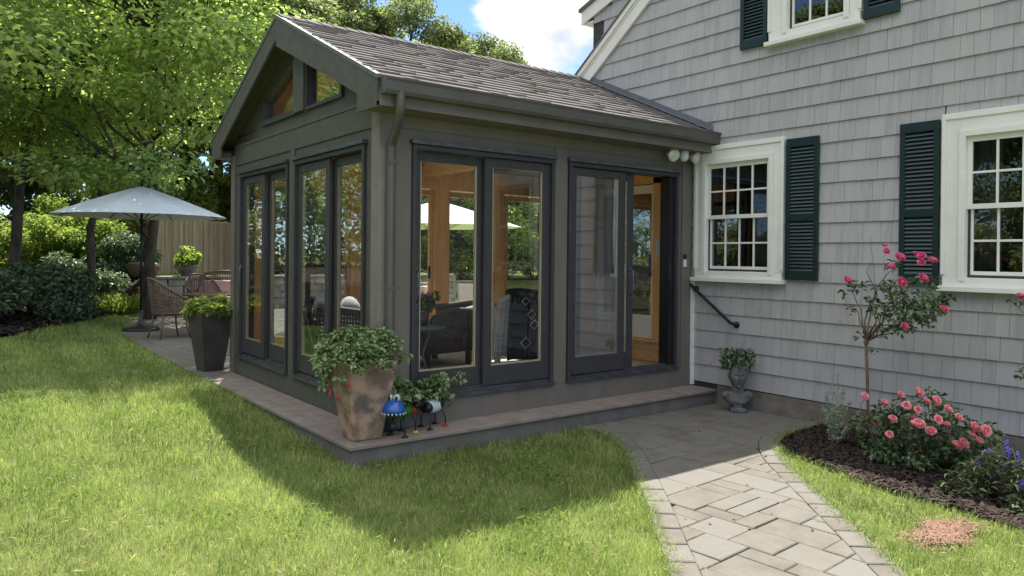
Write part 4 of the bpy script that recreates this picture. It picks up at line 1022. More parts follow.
def edge_tufts():
    S=[];
    for E_,sg in ((Lout,-1),(Rout,1)):
        n=9000; d=np.concatenate([[0],np.cumsum(np.linalg.norm(np.diff(E_,axis=0),axis=1))]); t=rng.random(n)*d[-1]
        x=np.interp(t,d,E_[:,0]); y=np.interp(t,d,E_[:,1]); j=rng.normal(size=n)*.012*(1+1.5*(np.sin(t*7)>.3))
        T=np.gradient(E_,axis=0); T/=np.linalg.norm(T,axis=1)[:,None]; tx=np.interp(t,d,T[:,0]); ty=np.interp(t,d,T[:,1])
        P=np.stack([x+sg*(ty)*(j-.012)*-1,y+sg*(-tx)*(j-.012)*-1],1); k=~(inside(P,bed))&(P[:,1]<-.4); S.append(P[k])
    P=np.vstack(S); n=len(P); h=.035+.055*rng.random(n)**1.5; a=rng.random(n)*6.283; b=rng.random(n)*6.283
    s_=np.stack([np.cos(a),np.sin(a),np.zeros(n)],1); o=np.stack([np.cos(b),np.sin(b),np.zeros(n)],1); B=np.column_stack([P,np.full(n,.0)]); H=h[:,None]; up=np.array([0,0,1.]); w=.0032
    p1=B+up*H*.7+o*H*.3; p2=B+up*H*.95+o*H*.9
    V=np.stack([B-s_*w/2,B+s_*w/2,p1+s_*w*.42,p1-s_*w*.42,p2],1).reshape(-1,3); i=np.arange(n)[:,None]*5
    F=np.concatenate([i+np.array([[0,1,2]]),i+np.array([[0,2,3]]),i+np.array([[3,2,4]])],0); A=np.clip(rng.random(n)*1.1,0,1.2)
    tag(link('edge_grass',npmesh('edge_grass',V,F,np.concatenate([A,A,A]),M['grass'])),'longer grass hanging over the edges of the path','grass',kind='stuff')
edge_tufts()
def clover():
    P,d=scatter_view(60000,2.8,11,-.9,.8,1.4); f=np.sin(P[:,0]*3.1+2)*np.sin(P[:,1]*2.7+1)+.6*np.sin(P[:,0]*7.3)*np.sin(P[:,1]*6.1)
    bad=inside(P,path_outer)|inside(P,bed)|(P[:,0]>3.7)|((P[:,0]>-.45)&(P[:,1]>-.40))|(f<.62); P=P[~bad]; n=len(P)
    z=ground_z(P[:,0],P[:,1])+.018+.03*rng.random(n)
    tag(link('clover',leaf_mesh('clover',np.column_stack([P,z]),np.array([0,0,1.])+rng.normal(size=(n,3))*.3,rand_dirs(n)*np.array([1,1,.2]),.020*(.6+.8*rng.random(n)),M['clover'],.8)),'patches of clover and broad leaved weeds in the lawn','clover',kind='stuff')
clover()
n=5000; P,d=scatter_view(n,2.8,9,-.9,.8,1.4); k=~(inside(P,path_outer)|inside(P,bed)|(P[:,0]>3.7)|((P[:,0]>-.45)&(P[:,1]>-.40))); P=P[k]; n=len(P)
tag(link('thatch',leaf_mesh('thatch',np.column_stack([P,ground_z(P[:,0],P[:,1])+.02+.025*rng.random(n)]),np.array([0,0,1.])+rng.normal(size=(n,3))*.3,rand_dirs(n)*np.array([1,1,.25]),.05*(.5+.9*rng.random(n)),M['straw'],.09,fold=.01)),'dry straw coloured clippings lying in the lawn','clippings',kind='stuff')
def chips(name,P,z,size,label,rg=rng,m=None):
    n=len(P); L=size*(.4+1.2*rg.random(n)); w=L*(.15+.35*rg.random(n)); a=rg.random(n)*6.283; d=np.stack([np.cos(a),np.sin(a),rg.normal(size=n)*.35],1); s=np.stack([-np.sin(a),np.cos(a),rg.normal(size=n)*.35],1)
    C=np.column_stack([P,z+.006+.02*rg.random(n)]); L=L[:,None]/2;w=w[:,None]/2; t=np.array([0,0,.006])
    V=np.stack([C-d*L-s*w,C+d*L-s*w,C+d*L*.8+s*w,C-d*L*.9+s*w,C+t],1).reshape(-1,3); i=np.arange(n)[:,None]*5
    F=np.concatenate([i+np.array([[0,1,4]]),i+np.array([[1,2,4]]),i+np.array([[2,3,4]]),i+np.array([[3,0,4]])],0); A=rg.random(n)
    return tag(link(name,npmesh(name,V,F,np.concatenate([A]*4),m or M['chip'])),label,'mulch',kind='stuff')
P=np.stack([rng.uniform(2.1,3.82,26000),rng.uniform(-5.2,-1.4,26000)],1); P=P[inside(P,bed)]
chips('mulch_chips',P,.012,.034,'dark bark mulch chips in the bed along the house')
P=np.stack([rng.uniform(-9,1.6,30000),rng.uniform(6,18,30000)],1); P=P[inside(P,far_bed)]
chips('bark_chips',P,ground_z(P[:,0],P[:,1])+.06,.08,'dark bark mulch in the shrub bed beyond the lawn')
q_=rng.normal(size=4200); P=np.stack([1.82+q_*.13,-3.46+rng.normal(size=4200)*.055+.03*np.sin(q_*2.5)],1)
chips('bare_soil_patch',P,.004,.013,'small patch of bare brown soil in the lawn strip',m=M['dirt'])
mb=MB(); pts=[(1.82+.24*math.cos(t)*(1+.25*math.sin(5*t)),-3.46+.13*math.sin(t)*(1+.25*math.sin(4*t+1)),-.02) for t in np.linspace(0,6.283,25)[:-1]]
mb.add(pts+[(1.82,-3.46,.012)],[(i,(i+1)%24,24) for i in range(24)],.5,True); tag(mb.build('soil_mound',[M['dirt']]),kind='structure')
# fallen leaves on deck/lawn/path
n=150; P=np.stack([rng.uniform(-2.4,3.0,n),rng.uniform(-3.6,2.6,n)],1); k=~(inside(P,bed)|((P[:,0]>-.4)&(P[:,1]>-.36))); P=P[k]; n=len(P)
zz=np.where(inside(P,path_outer),.046,.035)
me=leaf_mesh('fallen_leaves',np.column_stack([P,zz]),np.array([0,0,1.])+rng.normal(size=(n,3))*.25,rand_dirs(n),.028*(.5+.8*rng.random(n)),M['dirt'],.6)
tag(link('fallen_leaves',me),'a few small dry leaves fallen on lawn and path','leaves',kind='stuff')

# ================================================================== POTTED PLANTS
def tapered_pot(mb,wb,wt,h,t=.03,rim=.0):
    def ring(w,z): return [(-w,-w,z),(w,-w,z),(w,w,z),(-w,w,z)]
    V=ring(wb,0)+ring(wt,h)+ring(wt-t,h)+ring(wt-t-.01,h-.05)
    F=[(3,2,1,0)]
    for k in range(3):
        for i in range(4): F.append((k*4+i,k*4+(i+1)%4,(k+1)*4+(i+1)%4,(k+1)*4+i))
    F.append((12,13,14,15)); mb.add(V,F,.5)
pl=empty('potted_plant',(-.20,-.12,.18),R(-3),'large square tapered mottled copper planter with trailing green leaves on the deck corner','potted plant')
mb=MB(); tapered_pot(mb,.115,.205,.60); mb.build('pot',[M['copper']],pl,.012)
mb=MB(); mb.box(-.18,-.18,.53,.18,.18,.565); mb.build('soil',[M['mulch']],pl)
rg=np.random.default_rng(5); cl=[]
for _ in range(60):
    a=rg.random()*6.283; r=rg.random()**.5; hh=.66+.19*(1-r**2)*rg.random()+.02
    cl.append((math.cos(a)*r*.27,math.sin(a)*r*.27,hh,.05+.03*rg.random()))
for _ in range(26):
    a=rg.uniform(2.3,5.0) if rg.random()<.75 else rg.random()*6.283; q=rg.random(); cl.append((math.cos(a)*(.27+.07*q),math.sin(a)*(.27+.07*q),.64-.30*rg.random()**1.5*(1.0 if 2.6<a<3.7 else .45),.035+.02*rg.random()))
P,N,D,A=blob_leaves(5200,cl,.8,rg,.9); link('foliage',leaf_mesh('foliage',P,N,D,.034*(.6+.8*rg.random(5200)),M['var_leaf'],.75,A,rg=rg),pl)
mb=MB()
for c in cl[::3]: limb(mb,(c[0]*.4,c[1]*.4,.56),c[:3],.004,.002,rg,4,.05,4)
mb.build('stem',[M['stem']],pl)
mb=MB()
def fuchsia(mb,x,y,z,s=.02):
    mb.tube([(x,y,z+.03),(x,y,z+.01)],.0015,4); mb.lathe([(.002,.012),(s*.5,.004),(s*.75,-.008),(s*.5,-.016),(s*.9,-.022),(s*.3,-.028)],(x,y,z),7)
for (x,y,z) in [(-.27,-.03,.42),(-.30,-.12,.39),(-.26,-.14,.36),(-.27,.05,.45),(-.20,-.22,.46),(.12,-.26,.60)]:
    m_=MB(); fuchsia(m_,x,y,z,.015); m_.build('flower',[M['red']],pl)
pf=empty('potted_plant',(-.20,3.92,.18),R(8),'tall dark tapered planter with yellow green leaves at the far end of the deck','potted plant')
mb=MB(); tapered_pot(mb,.115,.205,.70); mb.build('pot',[M['darkpot']],pf,.01)
rg=np.random.default_rng(6); cl=[]
for _ in range(34):
    a=rg.random()*6.283; r=rg.random()**.5; cl.append((math.cos(a)*r*.25,math.sin(a)*r*.25,.72+.17*(1-r*r)*rg.random(),.05+.03*rg.random()))
P,N,D,A=blob_leaves(2600,cl,.8,rg,.7); link('foliage',leaf_mesh('foliage',P,N,D,.06*(.6+.7*rg.random(2600)),M['lime'],.6,A,rg=rg),pf)
# pots on the stone wall
x,y=at(183,18.4); z0=1.01; y=13.82
bp=empty('potted_plant',(x,y,z0),0,'wide stone bowl with pale yellow leaves on the retaining wall','potted plant')
mb=MB(); mb.lathe([(.0001,0),(.14,0),(.12,.03),(.2,.10),(.29,.22),(.30,.25),(.27,.25),(.24,.20),(.0001,.2)]); mb.build('bowl',[M['stone']],bp)
rg=np.random.default_rng(8); cl=[(rg.normal()*.12,rg.normal()*.1,.3+.2*rg.random(),.09) for _ in range(16)]+[(.1,0,.6,.07),(-.05,0,.65,.07),(.2,0,.55,.05)]
P,N,D,A=blob_leaves(1100,cl,.9,rg,.5); link('foliage',leaf_mesh('foliage',P,N,D,.09*(.6+.8*rg.random(1100)),M['lime'],.5,A,rg=rg),bp)
for i,u in enumerate((134,147)):
    x,y=at(u,17.9); mb=MB(); mb.lathe([(.0001,0),(.13,.0),(.2,.08),(.225,.18),(.20,.28),(.15,.32),(.13,.31),(.0001,.29)],(0,0,0),18)
    o=mb.build('clay_pot',[M['wicker']],None,loc=(x,13.85,1.01)); tag(o,['round brown clay pot on the retaining wall, left of the umbrella pole','round brown clay pot on the retaining wall, right of the umbrella pole'][i],'pot')

# bust planter
bust=empty('bust_planter',(3.60,-.77,.04),math.atan2(-.79,-.61)-.1,'grey stone head planter with green leaves growing from the top, by the shingle wall','planter')
def face_pts(nu=72,nv=56):
    V=[]
    for j in range(nv+1):
        ph=-math.pi/2+math.pi*j/nv
        for i in range(nu):
            th=2*math.pi*i/nu-math.pi; x=math.cos(ph)*math.cos(th); y=math.cos(ph)*math.sin(th); z=math.sin(ph)
            rx,ry,rz_=.108,.088,.140; X,Y,Z=x*rx,y*ry,z*rz_
            if Z<0: k=1-.28*(-Z/rz_)**1.4; Y*=k; X*=(1-.12*(-Z/rz_))
            f=max(0,x)
            def g(cy,cz,sy,sz): return math.exp(-((Y-cy)/sy)**2-((Z-cz)/sz)**2)*(1 if x>0 else 0)
            X+= .026*g(0,-.022,.010,.020)+.015*g(0,.002,.008,.026)+.010*g(0,.030,.05,.010)-.016*g(.03,.012,.017,.012)-.016*g(-.03,.012,.017,.012)
            X+= .008*g(.03,.010,.010,.007)+.008*g(-.03,.010,.010,.007)-.004*g(0,-.047,.02,.005)+.010*g(0,-.056,.020,.005)-.007*g(0,-.063,.022,.0035)+.010*g(0,-.070,.017,.006)-.006*g(0,-.082,.02,.006)+.016*g(0,-.103,.022,.016)
            X+= .006*g(.045,-.02,.02,.02)+.006*g(-.045,-.02,.02,.02)
            V.append((X,Y,Z))
    F=[(j*nu+i,j*nu+(i+1)%nu,(j+1)*nu+(i+1)%nu,(j+1)*nu+i) for j in range(nv) for i in range(nu)]
    return V,F
V,F=face_pts(); mb=MB(); mb.add([(x,y,z+.355) for x,y,z in V],F,.5,True)
mb.tube([(-.02,0,.12),(-.012,0,.19),(0,0,.27)],[.085,.062,.060],20)
mb.ball((-.015,0,.135),.070,.135,.072,24); mb.ball((.028,.048,.125),.040,.060,.055,16); mb.ball((.028,-.048,.125),.040,.060,.055,16)
mb.ball((-.02,.105,.155),.050,.050,.045,16); mb.ball((-.02,-.105,.155),.050,.050,.045,16)
mb.tube([(-.005,0,.03),(-.005,0,.10)],[.055,.07],16); mb.box(-.075,-.075,0,.065,.075,.038,.5)
for t_ in (-.4,-.1,.2,.5): mb.tube([(.055,-.10+t_*.02,.165-t_*.05),(.072,0,.13-t_*.07),(.05,.11,.17-t_*.09)],.009,6)
for s in (-1,1):
    mb.ball((-.012,s*.086,.355),.02,.012,.032)
o=mb.build('bust',[M['stone']],bust)
b_=o.modifiers.new('r','REMESH'); b_.mode='VOXEL'; b_.voxel_size=.0042; b_.use_smooth_shade=True
rg=np.random.default_rng(9); cl=[(rg.normal()*.07,rg.normal()*.09,.46+.13*rg.random(),.05) for _ in range(26)]+[(.0,.11,.44,.035),(0,-.11,.44,.035)]+[(0,0,.60,.035),(.02,.03,.58,.035)]
P,N,D,A=blob_leaves(1900,cl,1,rg,.5); k_=~((P[:,0]>-.02)&(P[:,2]<.475)|(P[:,2]<.38)|((abs(P[:,1])<.07)&(P[:,2]<.47))|(abs(P[:,1])>.155)); P=P[k_];N=N[k_];D=D[k_];A=A[k_]; link('foliage',leaf_mesh('foliage',P,N,D,.035*(.6+.8*rg.random(len(P))),M['dark'],.6,A,rg=rg),bust)

# enamel creature planters
def creature(x,y,rz_,label,kind,s=1):
    root=empty('animal_planter',(x,y,.18),rz_,label,'planter'); root.scale=(s,s,s)
    body=M['green'] if kind==0 else M['whitep']
    mb=MB(); mb.ball((0,0,.155),.10,.062,.055,18); mb.build('body',[body],root)
    if kind==0:
        mb=MB(); mb.ball((.085,-.02,.15),.035,.045,.04,12); mb.build('spot',[M['redp']],root)
        mb=MB(); mb.lathe([(.0001,.055),(.03,.052),(.055,.035),(.072,.0),(.076,-.022),(.070,-.024),(.05,.01),(.0001,.03)],(-.14,-.01,.195),22); hd=mb.build('head',[M['blue']],root)
        mb=MB()
        for i in range(18):
            a=6.283*i/18; mb.lathe([(.0001,-.014),(.007,0),(.0001,.003)],(-.14+.073*math.cos(a),-.01+.073*math.sin(a),.172),5)
        mb.build('teeth',[M['whitep']],hd)
        for sy in (-.022,.03):
            mb=MB(); mb.ball((-.125,sy,.258),.026,.024,.026,14); e_=mb.build('eye',[M['whitep']],root)
            mb=MB(); mb.ball((-.146,sy-.008,.260),.010,.010,.013,10); mb.build('pupil',[M['black']],e_)
    else:
        mb=MB(); mb.ball((.04,.0,.165),.05,.065,.05,14); mb.ball((-.07,-.01,.15),.035,.058,.04,12); mb.build('spot',[M['black']],root)
        mb=MB(); mb.ball((-.15,-.02,.19),.045,.03,.034,14); mb.ball((-.185,-.025,.18),.022,.024,.022,10); hd=mb.build('head',[M['black']],root)
        mb=MB(); mb.ball((-.145,.02,.225),.012,.025,.01,8); mb.ball((-.145,-.06,.225),.012,.025,.01,8); mb.build('ear',[M['black']],root)
    feet=[(-.08,-.06),(-.05,.06),(.07,-.06),(.08,.05)]
    fm=[M['black'],M['black'],M['yellow'] if kind==0 else M['redp'],M['black']]
    for (fx,fy),m_ in zip(feet,fm):
        mb=MB(); mb.tube([(fx*.7,fy*.6,.13),(fx,fy,.07),(fx*1.02,fy,.012)],.0045,6); l=mb.build('leg',[M['black']],root)
        mb=MB(); mb.lathe([(.0001,.014),(.014,.012),(.024,.004),(.024,0),(.0001,0)],(fx*1.02,fy,0),12); mb.build('foot',[m_],l)
    rg=np.random.default_rng(91+kind); cl=[(rg.normal()*.06+.02,rg.normal()*.045,.22+.11*rg.random(),.042) for _ in range(20)]+[(.13,-.03,.18,.03),(-.09,.02,.25,.03),(.15,.02,.22,.03)]
    P,N,D,A=blob_leaves(620,cl,.9,rg,.6); link('foliage',leaf_mesh('foliage',P,N,D,.042*(.6+.8*rg.random(620)),M['var_leaf'],.7,A,rg=rg),root)
    mb=MB()
    for c in cl[::2]: limb(mb,(c[0]*.3,0,.19),c[:3],.003,.0015,rg,3,.05,4)
    mb.build('stem',[M['stem']],root)
creature(.10,-.21,R(34),'green enamel creature planter with a blue domed head and white eyes',0,1.2)
creature(.42,-.13,R(14),'black and white enamel cow planter with green leaves, right of the blue headed one',1,1.15)

# ================================================================== ROSES AND BORDER PLANTS
def rose_proto(m,r=.03,seed=0):
    rg=random.Random(seed); mb=MB()
    for ring,(n,rr,tilt,h) in enumerate(((3,.3,80,.85),(4,.5,65,.8),(5,.75,45,.75),(6,1.0,22,.6))):
        for i in range(n):
            a=6.283*i/n+ring*.5+rg.uniform(-.15,.15); ti=R(tilt+rg.uniform(-6,6)); Lp=r*h*1.15; wd=r*(.55+.12*ring)
            vs=[]
            for j in range(4):
                t=j/3; out=rr*r*.25+Lp*t*math.cos(ti)*(1+.25*t); z=Lp*t*math.sin(ti)*(1-.2*t)+r*.1
                w_=wd*math.sin(math.pi*(.18+.72*t))
                for s in (-1,-.3,.3,1):
                    cx_=out-abs(s)**2*w_*.30; vs.append((math.cos(a)*cx_-math.sin(a)*s*w_,math.sin(a)*cx_+math.cos(a)*s*w_,z+abs(s)*r*.10))
            mb.add(vs,[(j*4+k,j*4+k+1,j*4+k+5,j*4+k+4) for j in range(3) for k in range(3)],rg.random(),True)
    mb.lathe([(.001,-r*.25),(r*.22,-r*.1),(r*.28,r*.1)],n=7)
    o=mb.build('flower',[m]); me=o.data; bpy.data.objects.remove(o); return me
RP=[rose_proto(M['pink'],.034,1),rose_proto(M['pink'],.030,2)]; RC=[rose_proto(M['coral'],.034,3),rose_proto(M['coral'],.030,4)]
def add_flower(root,me,p,s=1):
    o=link('flower',me,root,p); o.rotation_euler=(random.uniform(.2,1.1),random.uniform(-.9,.1),0); s*=1.15; o.scale=(s,s,s); return o
# standard rose
X0=3.32; base=(X0,-2.26,.02)
rt=empty('rose_tree',base,0,'slender rose tree with pink flowers growing in the mulch against the shingle wall','rose')
def wp(u,v,x=X0):   # picture column/row of the photograph read off as a point above the bed (distance set by x)
    d=Fv+(u-512)/748.84*Rv-(v-259.09)/748.84*Uv; t=(x-CAM.x)/d.x; p=CAM+d*t; return Vector((p.x-base[0],p.y-base[1],p.z-base[2]))
fork=wp(866,342); mb=MB(); rg=np.random.default_rng(15)
mb.tube([(0,0,-.05),tuple(fork*.35+Vector((.01,.01,.03))),tuple(fork*.7),tuple(fork)],[.015,.013,.013,.013],8)
mb.ball(tuple(fork),.022,.02,.03,10)
tips=[(846,300),(852,282),(880,300),(905,300),(918,275),(935,300),(892,270),(925,318),(900,325),(870,262),(912,290),(948,297),(885,318)]
for i,(u,v) in enumerate(tips):
    q=wp(u,v,X0+rg.uniform(-.22,.22)); limb(mb,tuple(fork),tuple(q),.007,.0025,rg,5,.05,6)
mb.tube([tuple(wp(876,300)),tuple(wp(874,270)),tuple(wp(870,237))],[.003,.002,.0015],5)
mb.build('trunk',[M['cane']],rt)
cl=[]
for u,v,r in [(846,292,.035),(851,310,.04),(858,286,.05),(872,300,.05),(885,288,.07),(880,310,.07),(900,300,.08),(915,300,.09),(930,296,.09),(895,316,.07),(912,314,.09),(928,310,.09),(940,305,.06),(950,296,.03),(902,282,.06),(918,278,.05),(886,330,.05),(905,328,.06),(925,322,.05),(892,266,.04),(860,335,.03),(874,350,.03),(840,320,.02),(933,280,.05)]:
    p=wp(u,v,X0+rg.uniform(-.15,.15)); cl.append((p.x,p.y,p.z,r))
P,N,D,A=blob_leaves(900,cl,.9,rg,.8); link('foliage',leaf_mesh('foliage',P,N,D,.046*(.6+.7*rg.random(900)),M['rose_leaf'],.62,A,rg=rg),rt)
for i,(u,v,s) in enumerate([(847,281,1.0),(886,252,.9),(899,258,1.1),(900,283,1.35),(891,268,.9),(921,257,1.05),(932,262,1.1),(921,263,.9),(922,279,1.1),(943,310,1.0),(904,327,.9),(915,254,.7),(884,246,.6)]):
    add_flower(rt,RP[i%2],wp(u,v,X0-.1-random.random()*.1),s)
# rose bush
base=(3.12,-2.78,.02); rbsh=empty('rose_bush',base,0,'low rose bush with coral pink flowers on the mulch beside the lawn strip','rose')
mb=MB(); rg=np.random.default_rng(16); cl=[]
for u,v in [(930,398),(905,405),(885,415),(900,440),(875,450),(860,425),(925,430),(945,410),(960,425),(975,445),(985,430),(990,440),(940,450),(915,460),(890,460),(955,460),(970,465),(930,470),(905,475),(950,480),(880,470),(915,420),(895,428),(965,450),(935,440),(868,462)]:
    q=wp(u,v,3.12+rg.uniform(-.25,.25)); q.z=max(q.z,.05); cl.append((q.x,q.y,q.z,.07+.04*rg.random())); limb(mb,(rg.normal()*.04,rg.normal()*.04,-.02),tuple(q),.006,.002,rg,5,.06,5)
for p_ in [[(886,462),(874,440),(866,422),(860,405),(866,398)]]:
    mb.tube([tuple(wp(a,b_,3.0)) for a,b_ in p_],[.005,.005,.004,.003,.003],6)
mb.build('stem',[M['stem']],rbsh)
P,N,D,A=blob_leaves(2600,cl,.9,rg,.8); P[:,2]=np.maximum(P[:,2],.02); link('foliage',leaf_mesh('foliage',P,N,D,.042*(.6+.7*rg.random(2600)),M['rose_leaf'],.62,A,rg=rg),rbsh)
for i,(u,v,s) in enumerate([(918,393,1.0),(884,404,1.0),(906,406,.9),(900,395,.8),(935,401,1.0),(926,402,.9),(892,420,.95),(912,419,1.2),(918,426,1.3),(931,432,1.1),(917,410,.8),(947,410,1.0),(937,420,.9),(958,418,.9),(889,435,.8),(973,428,1.2),(984,431,1.1),(962,444,1.2),(956,446,1.0),(875,424,1.2),(864,397,.85),(972,436,.8),(979,441,.7),(947,425,.7)]):
    add_flower(rbsh,RC[i%2],wp(u,v,2.95-random.random()*.12),s)
# silver plant
base=(3.22,-2.0,.02); sv=empty('silver_sage',base,0,'wispy silvery green plant on the mulch at the curve of the path','plant')
mb=MB(); rg=np.random.default_rng(17); V_=[]
for i,(u,v) in enumerate([(838,372),(826,392),(832,385),(845,388),(822,405),(850,402),(858,412),(843,400),(830,412),(852,425)]):
    q=wp(u,v,3.22+rg.uniform(-.08,.08)); p0=Vector((rg.normal()*.02,rg.normal()*.02,-.01)); mb.tube([tuple(p0),tuple(p0.lerp(q,.5)+Vector((rg.normal()*.012,rg.normal()*.012,0))),tuple(q)],[.003,.0025,.001],5)
    for k in range(130):
        t=.12+.88*rg.random(); V_.append(p0.lerp(q,t)+Vector((rg.normal()*.006,rg.normal()*.006,rg.normal()*.004)))
mb.build('stem',[M['silver']],sv)
P=np.array([tuple(p) for p in V_]); n=len(P); link('foliage',leaf_mesh('foliage',P,rand_dirs(n)+np.array([0,0,.6]),rand_dirs(n)+np.array([0,0,.3]),.026*(.5+.8*rg.random(n)),M['silver'],.35),sv)
# salvia
def salvia(bx_,by_,tipsuv,x,label,seed,nl=1300):
    global base
    base=(bx_,by_,.02); s=empty('salvia',base,0,label,'plant','blue salvias at the right edge'); mb=MB(); rg=np.random.default_rng(seed); L=[]
    for i,(u,v,fl_) in enumerate(tipsuv):
        q=wp(u,v,x+rg.uniform(-.12,.12)); p0=Vector((rg.normal()*.07,rg.normal()*.07,-.01)); mid=p0.lerp(q,.55)+Vector((rg.normal()*.02,rg.normal()*.02,0)); mb.tube([tuple(p0),tuple(mid),tuple(q)],[.004,.003,.002],5)
        for k in range(nl//len(tipsuv)):
            t=rg.random()**1.4*.8; p=p0.lerp(q,t); L.append((p.x+rg.normal()*.035*(1-t*.6),p.y+rg.normal()*.035*(1-t*.6),max(.01,p.z)))
        if fl_:
            m_=MB(); d=(q-mid).normalized()
            for k in range(34):
                c=q-d*(.13*k/34)+Vector((rg.normal(),rg.normal(),rg.normal()))*.007; m_.ball(tuple(c),.008,.008,.008,6)
            m_.build('flower_spike',[M['violet']],s)
    mb.build('stem',[M['sal_leaf']],s); P=np.array(L); n=len(P)
    link('foliage',leaf_mesh('foliage',P,rand_dirs(n,rg)*.7+np.array([0,0,.8]),rand_dirs(n,rg)+np.array([0,0,.35]),.055*(.5+.8*rg.random(n)),M['sal_leaf'],.3,rg=rg),s)
salvia(2.72,-3.30,[(988,450,1),(979,455,0),(1003,442,0),(1005,450,0),(992,462,0),(974,470,0),(996,455,0),(984,480,0),(1008,465,1),(978,459,1)],2.72,'blue salvia with few flower spikes beside the rose bush',18)
salvia(2.62,-3.58,[(1018,452,1),(1022,462,1),(1012,448,0),(1005,441,1),(1030,455,1),(1040,460,1),(1015,475,0),(1024,482,1),(1036,480,0)],2.62,'blue salvia with dense flower spikes at the right edge of the photo',19)
salvia(2.66,-3.95,[(1060,452,1),(1075,462,1),(1090,448,0),(1052,441,1),(1080,455,1)],2.62,'blue salvia just outside the right edge',20)
# second rose at the right edge, mostly out of frame
base=(3.45,-3.75,.02); r2=empty('rose_tree',base,0,'rose reaching in from the right edge in front of the big window sill','rose')
mb=MB(); rg=np.random.default_rng(21); fk=wp(1085,345,3.45); mb.tube([(0,0,-.05),tuple(fk*.5),tuple(fk)],[.014,.012,.012],8); cl=[]
for u,v in [(1012,301),(1022,304),(1032,300),(1050,290),(1065,300),(1090,280),(1110,300),(1026,372),(1040,350),(1100,260),(1072,320),(1120,330)]:
    q=wp(u,v,3.45+rg.uniform(-.05,.05)); limb(mb,tuple(fk),tuple(q),.006,.002,rg,5,.05,5); cl.append((q.x,q.y,q.z,.02 if u<1025 else .06))
mb.build('trunk',[M['cane']],r2)
P,N,D,A=blob_leaves(330,cl,.9,rg,.8); link('foliage',leaf_mesh('foliage',P,N,D,.044*(.6+.7*rg.random(330)),M['rose_leaf'],.6,A,rg=rg),r2)
for i,(u,v) in enumerate([(1020,297),(1024,300),(1060,285),(1095,272),(1105,295)]): add_flower(r2,RP[i%2],wp(u,v,3.4),.8)

# ================================================================== GARDEN FURNITURE
def umbrella(x,y,z,label,cloth,Rc=1.62,ztop=2.70,zed=2.14,base_=True,rot=0):
    root=empty('patio_umbrella',(x,y,z),rot,label,'umbrella')
    n=8; mb=MB(); V=[(0,0,ztop)]; rings=7; 
    for r_ in range(1,rings+1):
        t=r_/rings
        for i in range(n*4):
            a=6.283*i/(n*4); f=(i%4)/4; sag=math.sin(math.pi*f)  # cloth sags between ribs
            rad=Rc*t*(1-.035*sag); zz=ztop-(ztop-zed)*(t**1.12)-.035*sag*math.sin(math.pi*t)*1.0
            V.append((rad*math.cos(a),rad*math.sin(a),zz))
    k=n*4; F=[(0,1+i,1+(i+1)%k) for i in range(k)]
    for r_ in range(rings-1):
        for i in range(k): F.append((1+r_*k+i,1+(r_+1)*k+i,1+(r_+1)*k+(i+1)%k,1+r_*k+(i+1)%k))
    mb.add(V,F,.5,False); b=len(mb.V)
    c=mb.build('canopy',[cloth],root); sm=c.modifiers.new('t','SOLIDIFY'); sm.thickness=.004
    for i in range(n):
        a=6.283*i/n; mb=MB(); mb.tube([(0,0,ztop-.05),(Rc*.5*math.cos(a),Rc*.5*math.sin(a),ztop-(ztop-zed)*.46-.02),(Rc*.985*math.cos(a),Rc*.985*math.sin(a),zed-.006)],.008,5)
        mb.tube([(.03*math.cos(a),.03*math.sin(a),ztop-.62),(Rc*.5*math.cos(a),Rc*.5*math.sin(a),ztop-(ztop-zed)*.46-.03)],.006,5); mb.build('rib',[M['black']],root)
    mb=MB(); mb.tube([(0,0,.05),(0,0,ztop+.03)],.021,12); mb.ball((0,0,ztop+.045),.025); mb.build('pole',[M['black']],root)
    mb=MB(); mb.tube([(0,0,1.0),(0,0,1.14)],.034,10); mb.tube([(.03,0,1.07),(.09,0,1.07),(.09,0,1.0)],.009,6); mb.build('crank',[M['black']],root)
    mb=MB(); mb.lathe([(.0001,.0),(.31,0),(.31,.03),(.26,.06),(.08,.09),(.05,.11),(.036,.13),(.036,.36),(.0001,.37)],n=28); mb.build('base',[M['black']],root)
    return root
umbrella(.10,9.30,.182,'pale blue grey patio umbrella on a black pole at the edge of the patio',M['canvas'],1.46,2.57,2.03,rot=.2)
umbrella(4.70,6.75,.182,'white patio umbrella seen through the sunroom glass',M['canvasw'],1.6,2.42,1.93,rot=.1)
def strand(mb,fn,us,r,n=4):
    mb.tube([fn(*q) for q in us],r,n,random.random(),cap=False)
def wicker_shell(mb,fn,u0,u1,v0,v1,nu,nv,r):
    for i in range(nu+1):
        u=u0+(u1-u0)*i/nu; strand(mb,fn,[(u,v0+(v1-v0)*j/10) for j in range(11)],r*1.15)
    for j in range(nv+1):
        v=v0+(v1-v0)*j/nv; strand(mb,fn,[(u0+(u1-u0)*i/22,v) for i in range(23)],r)
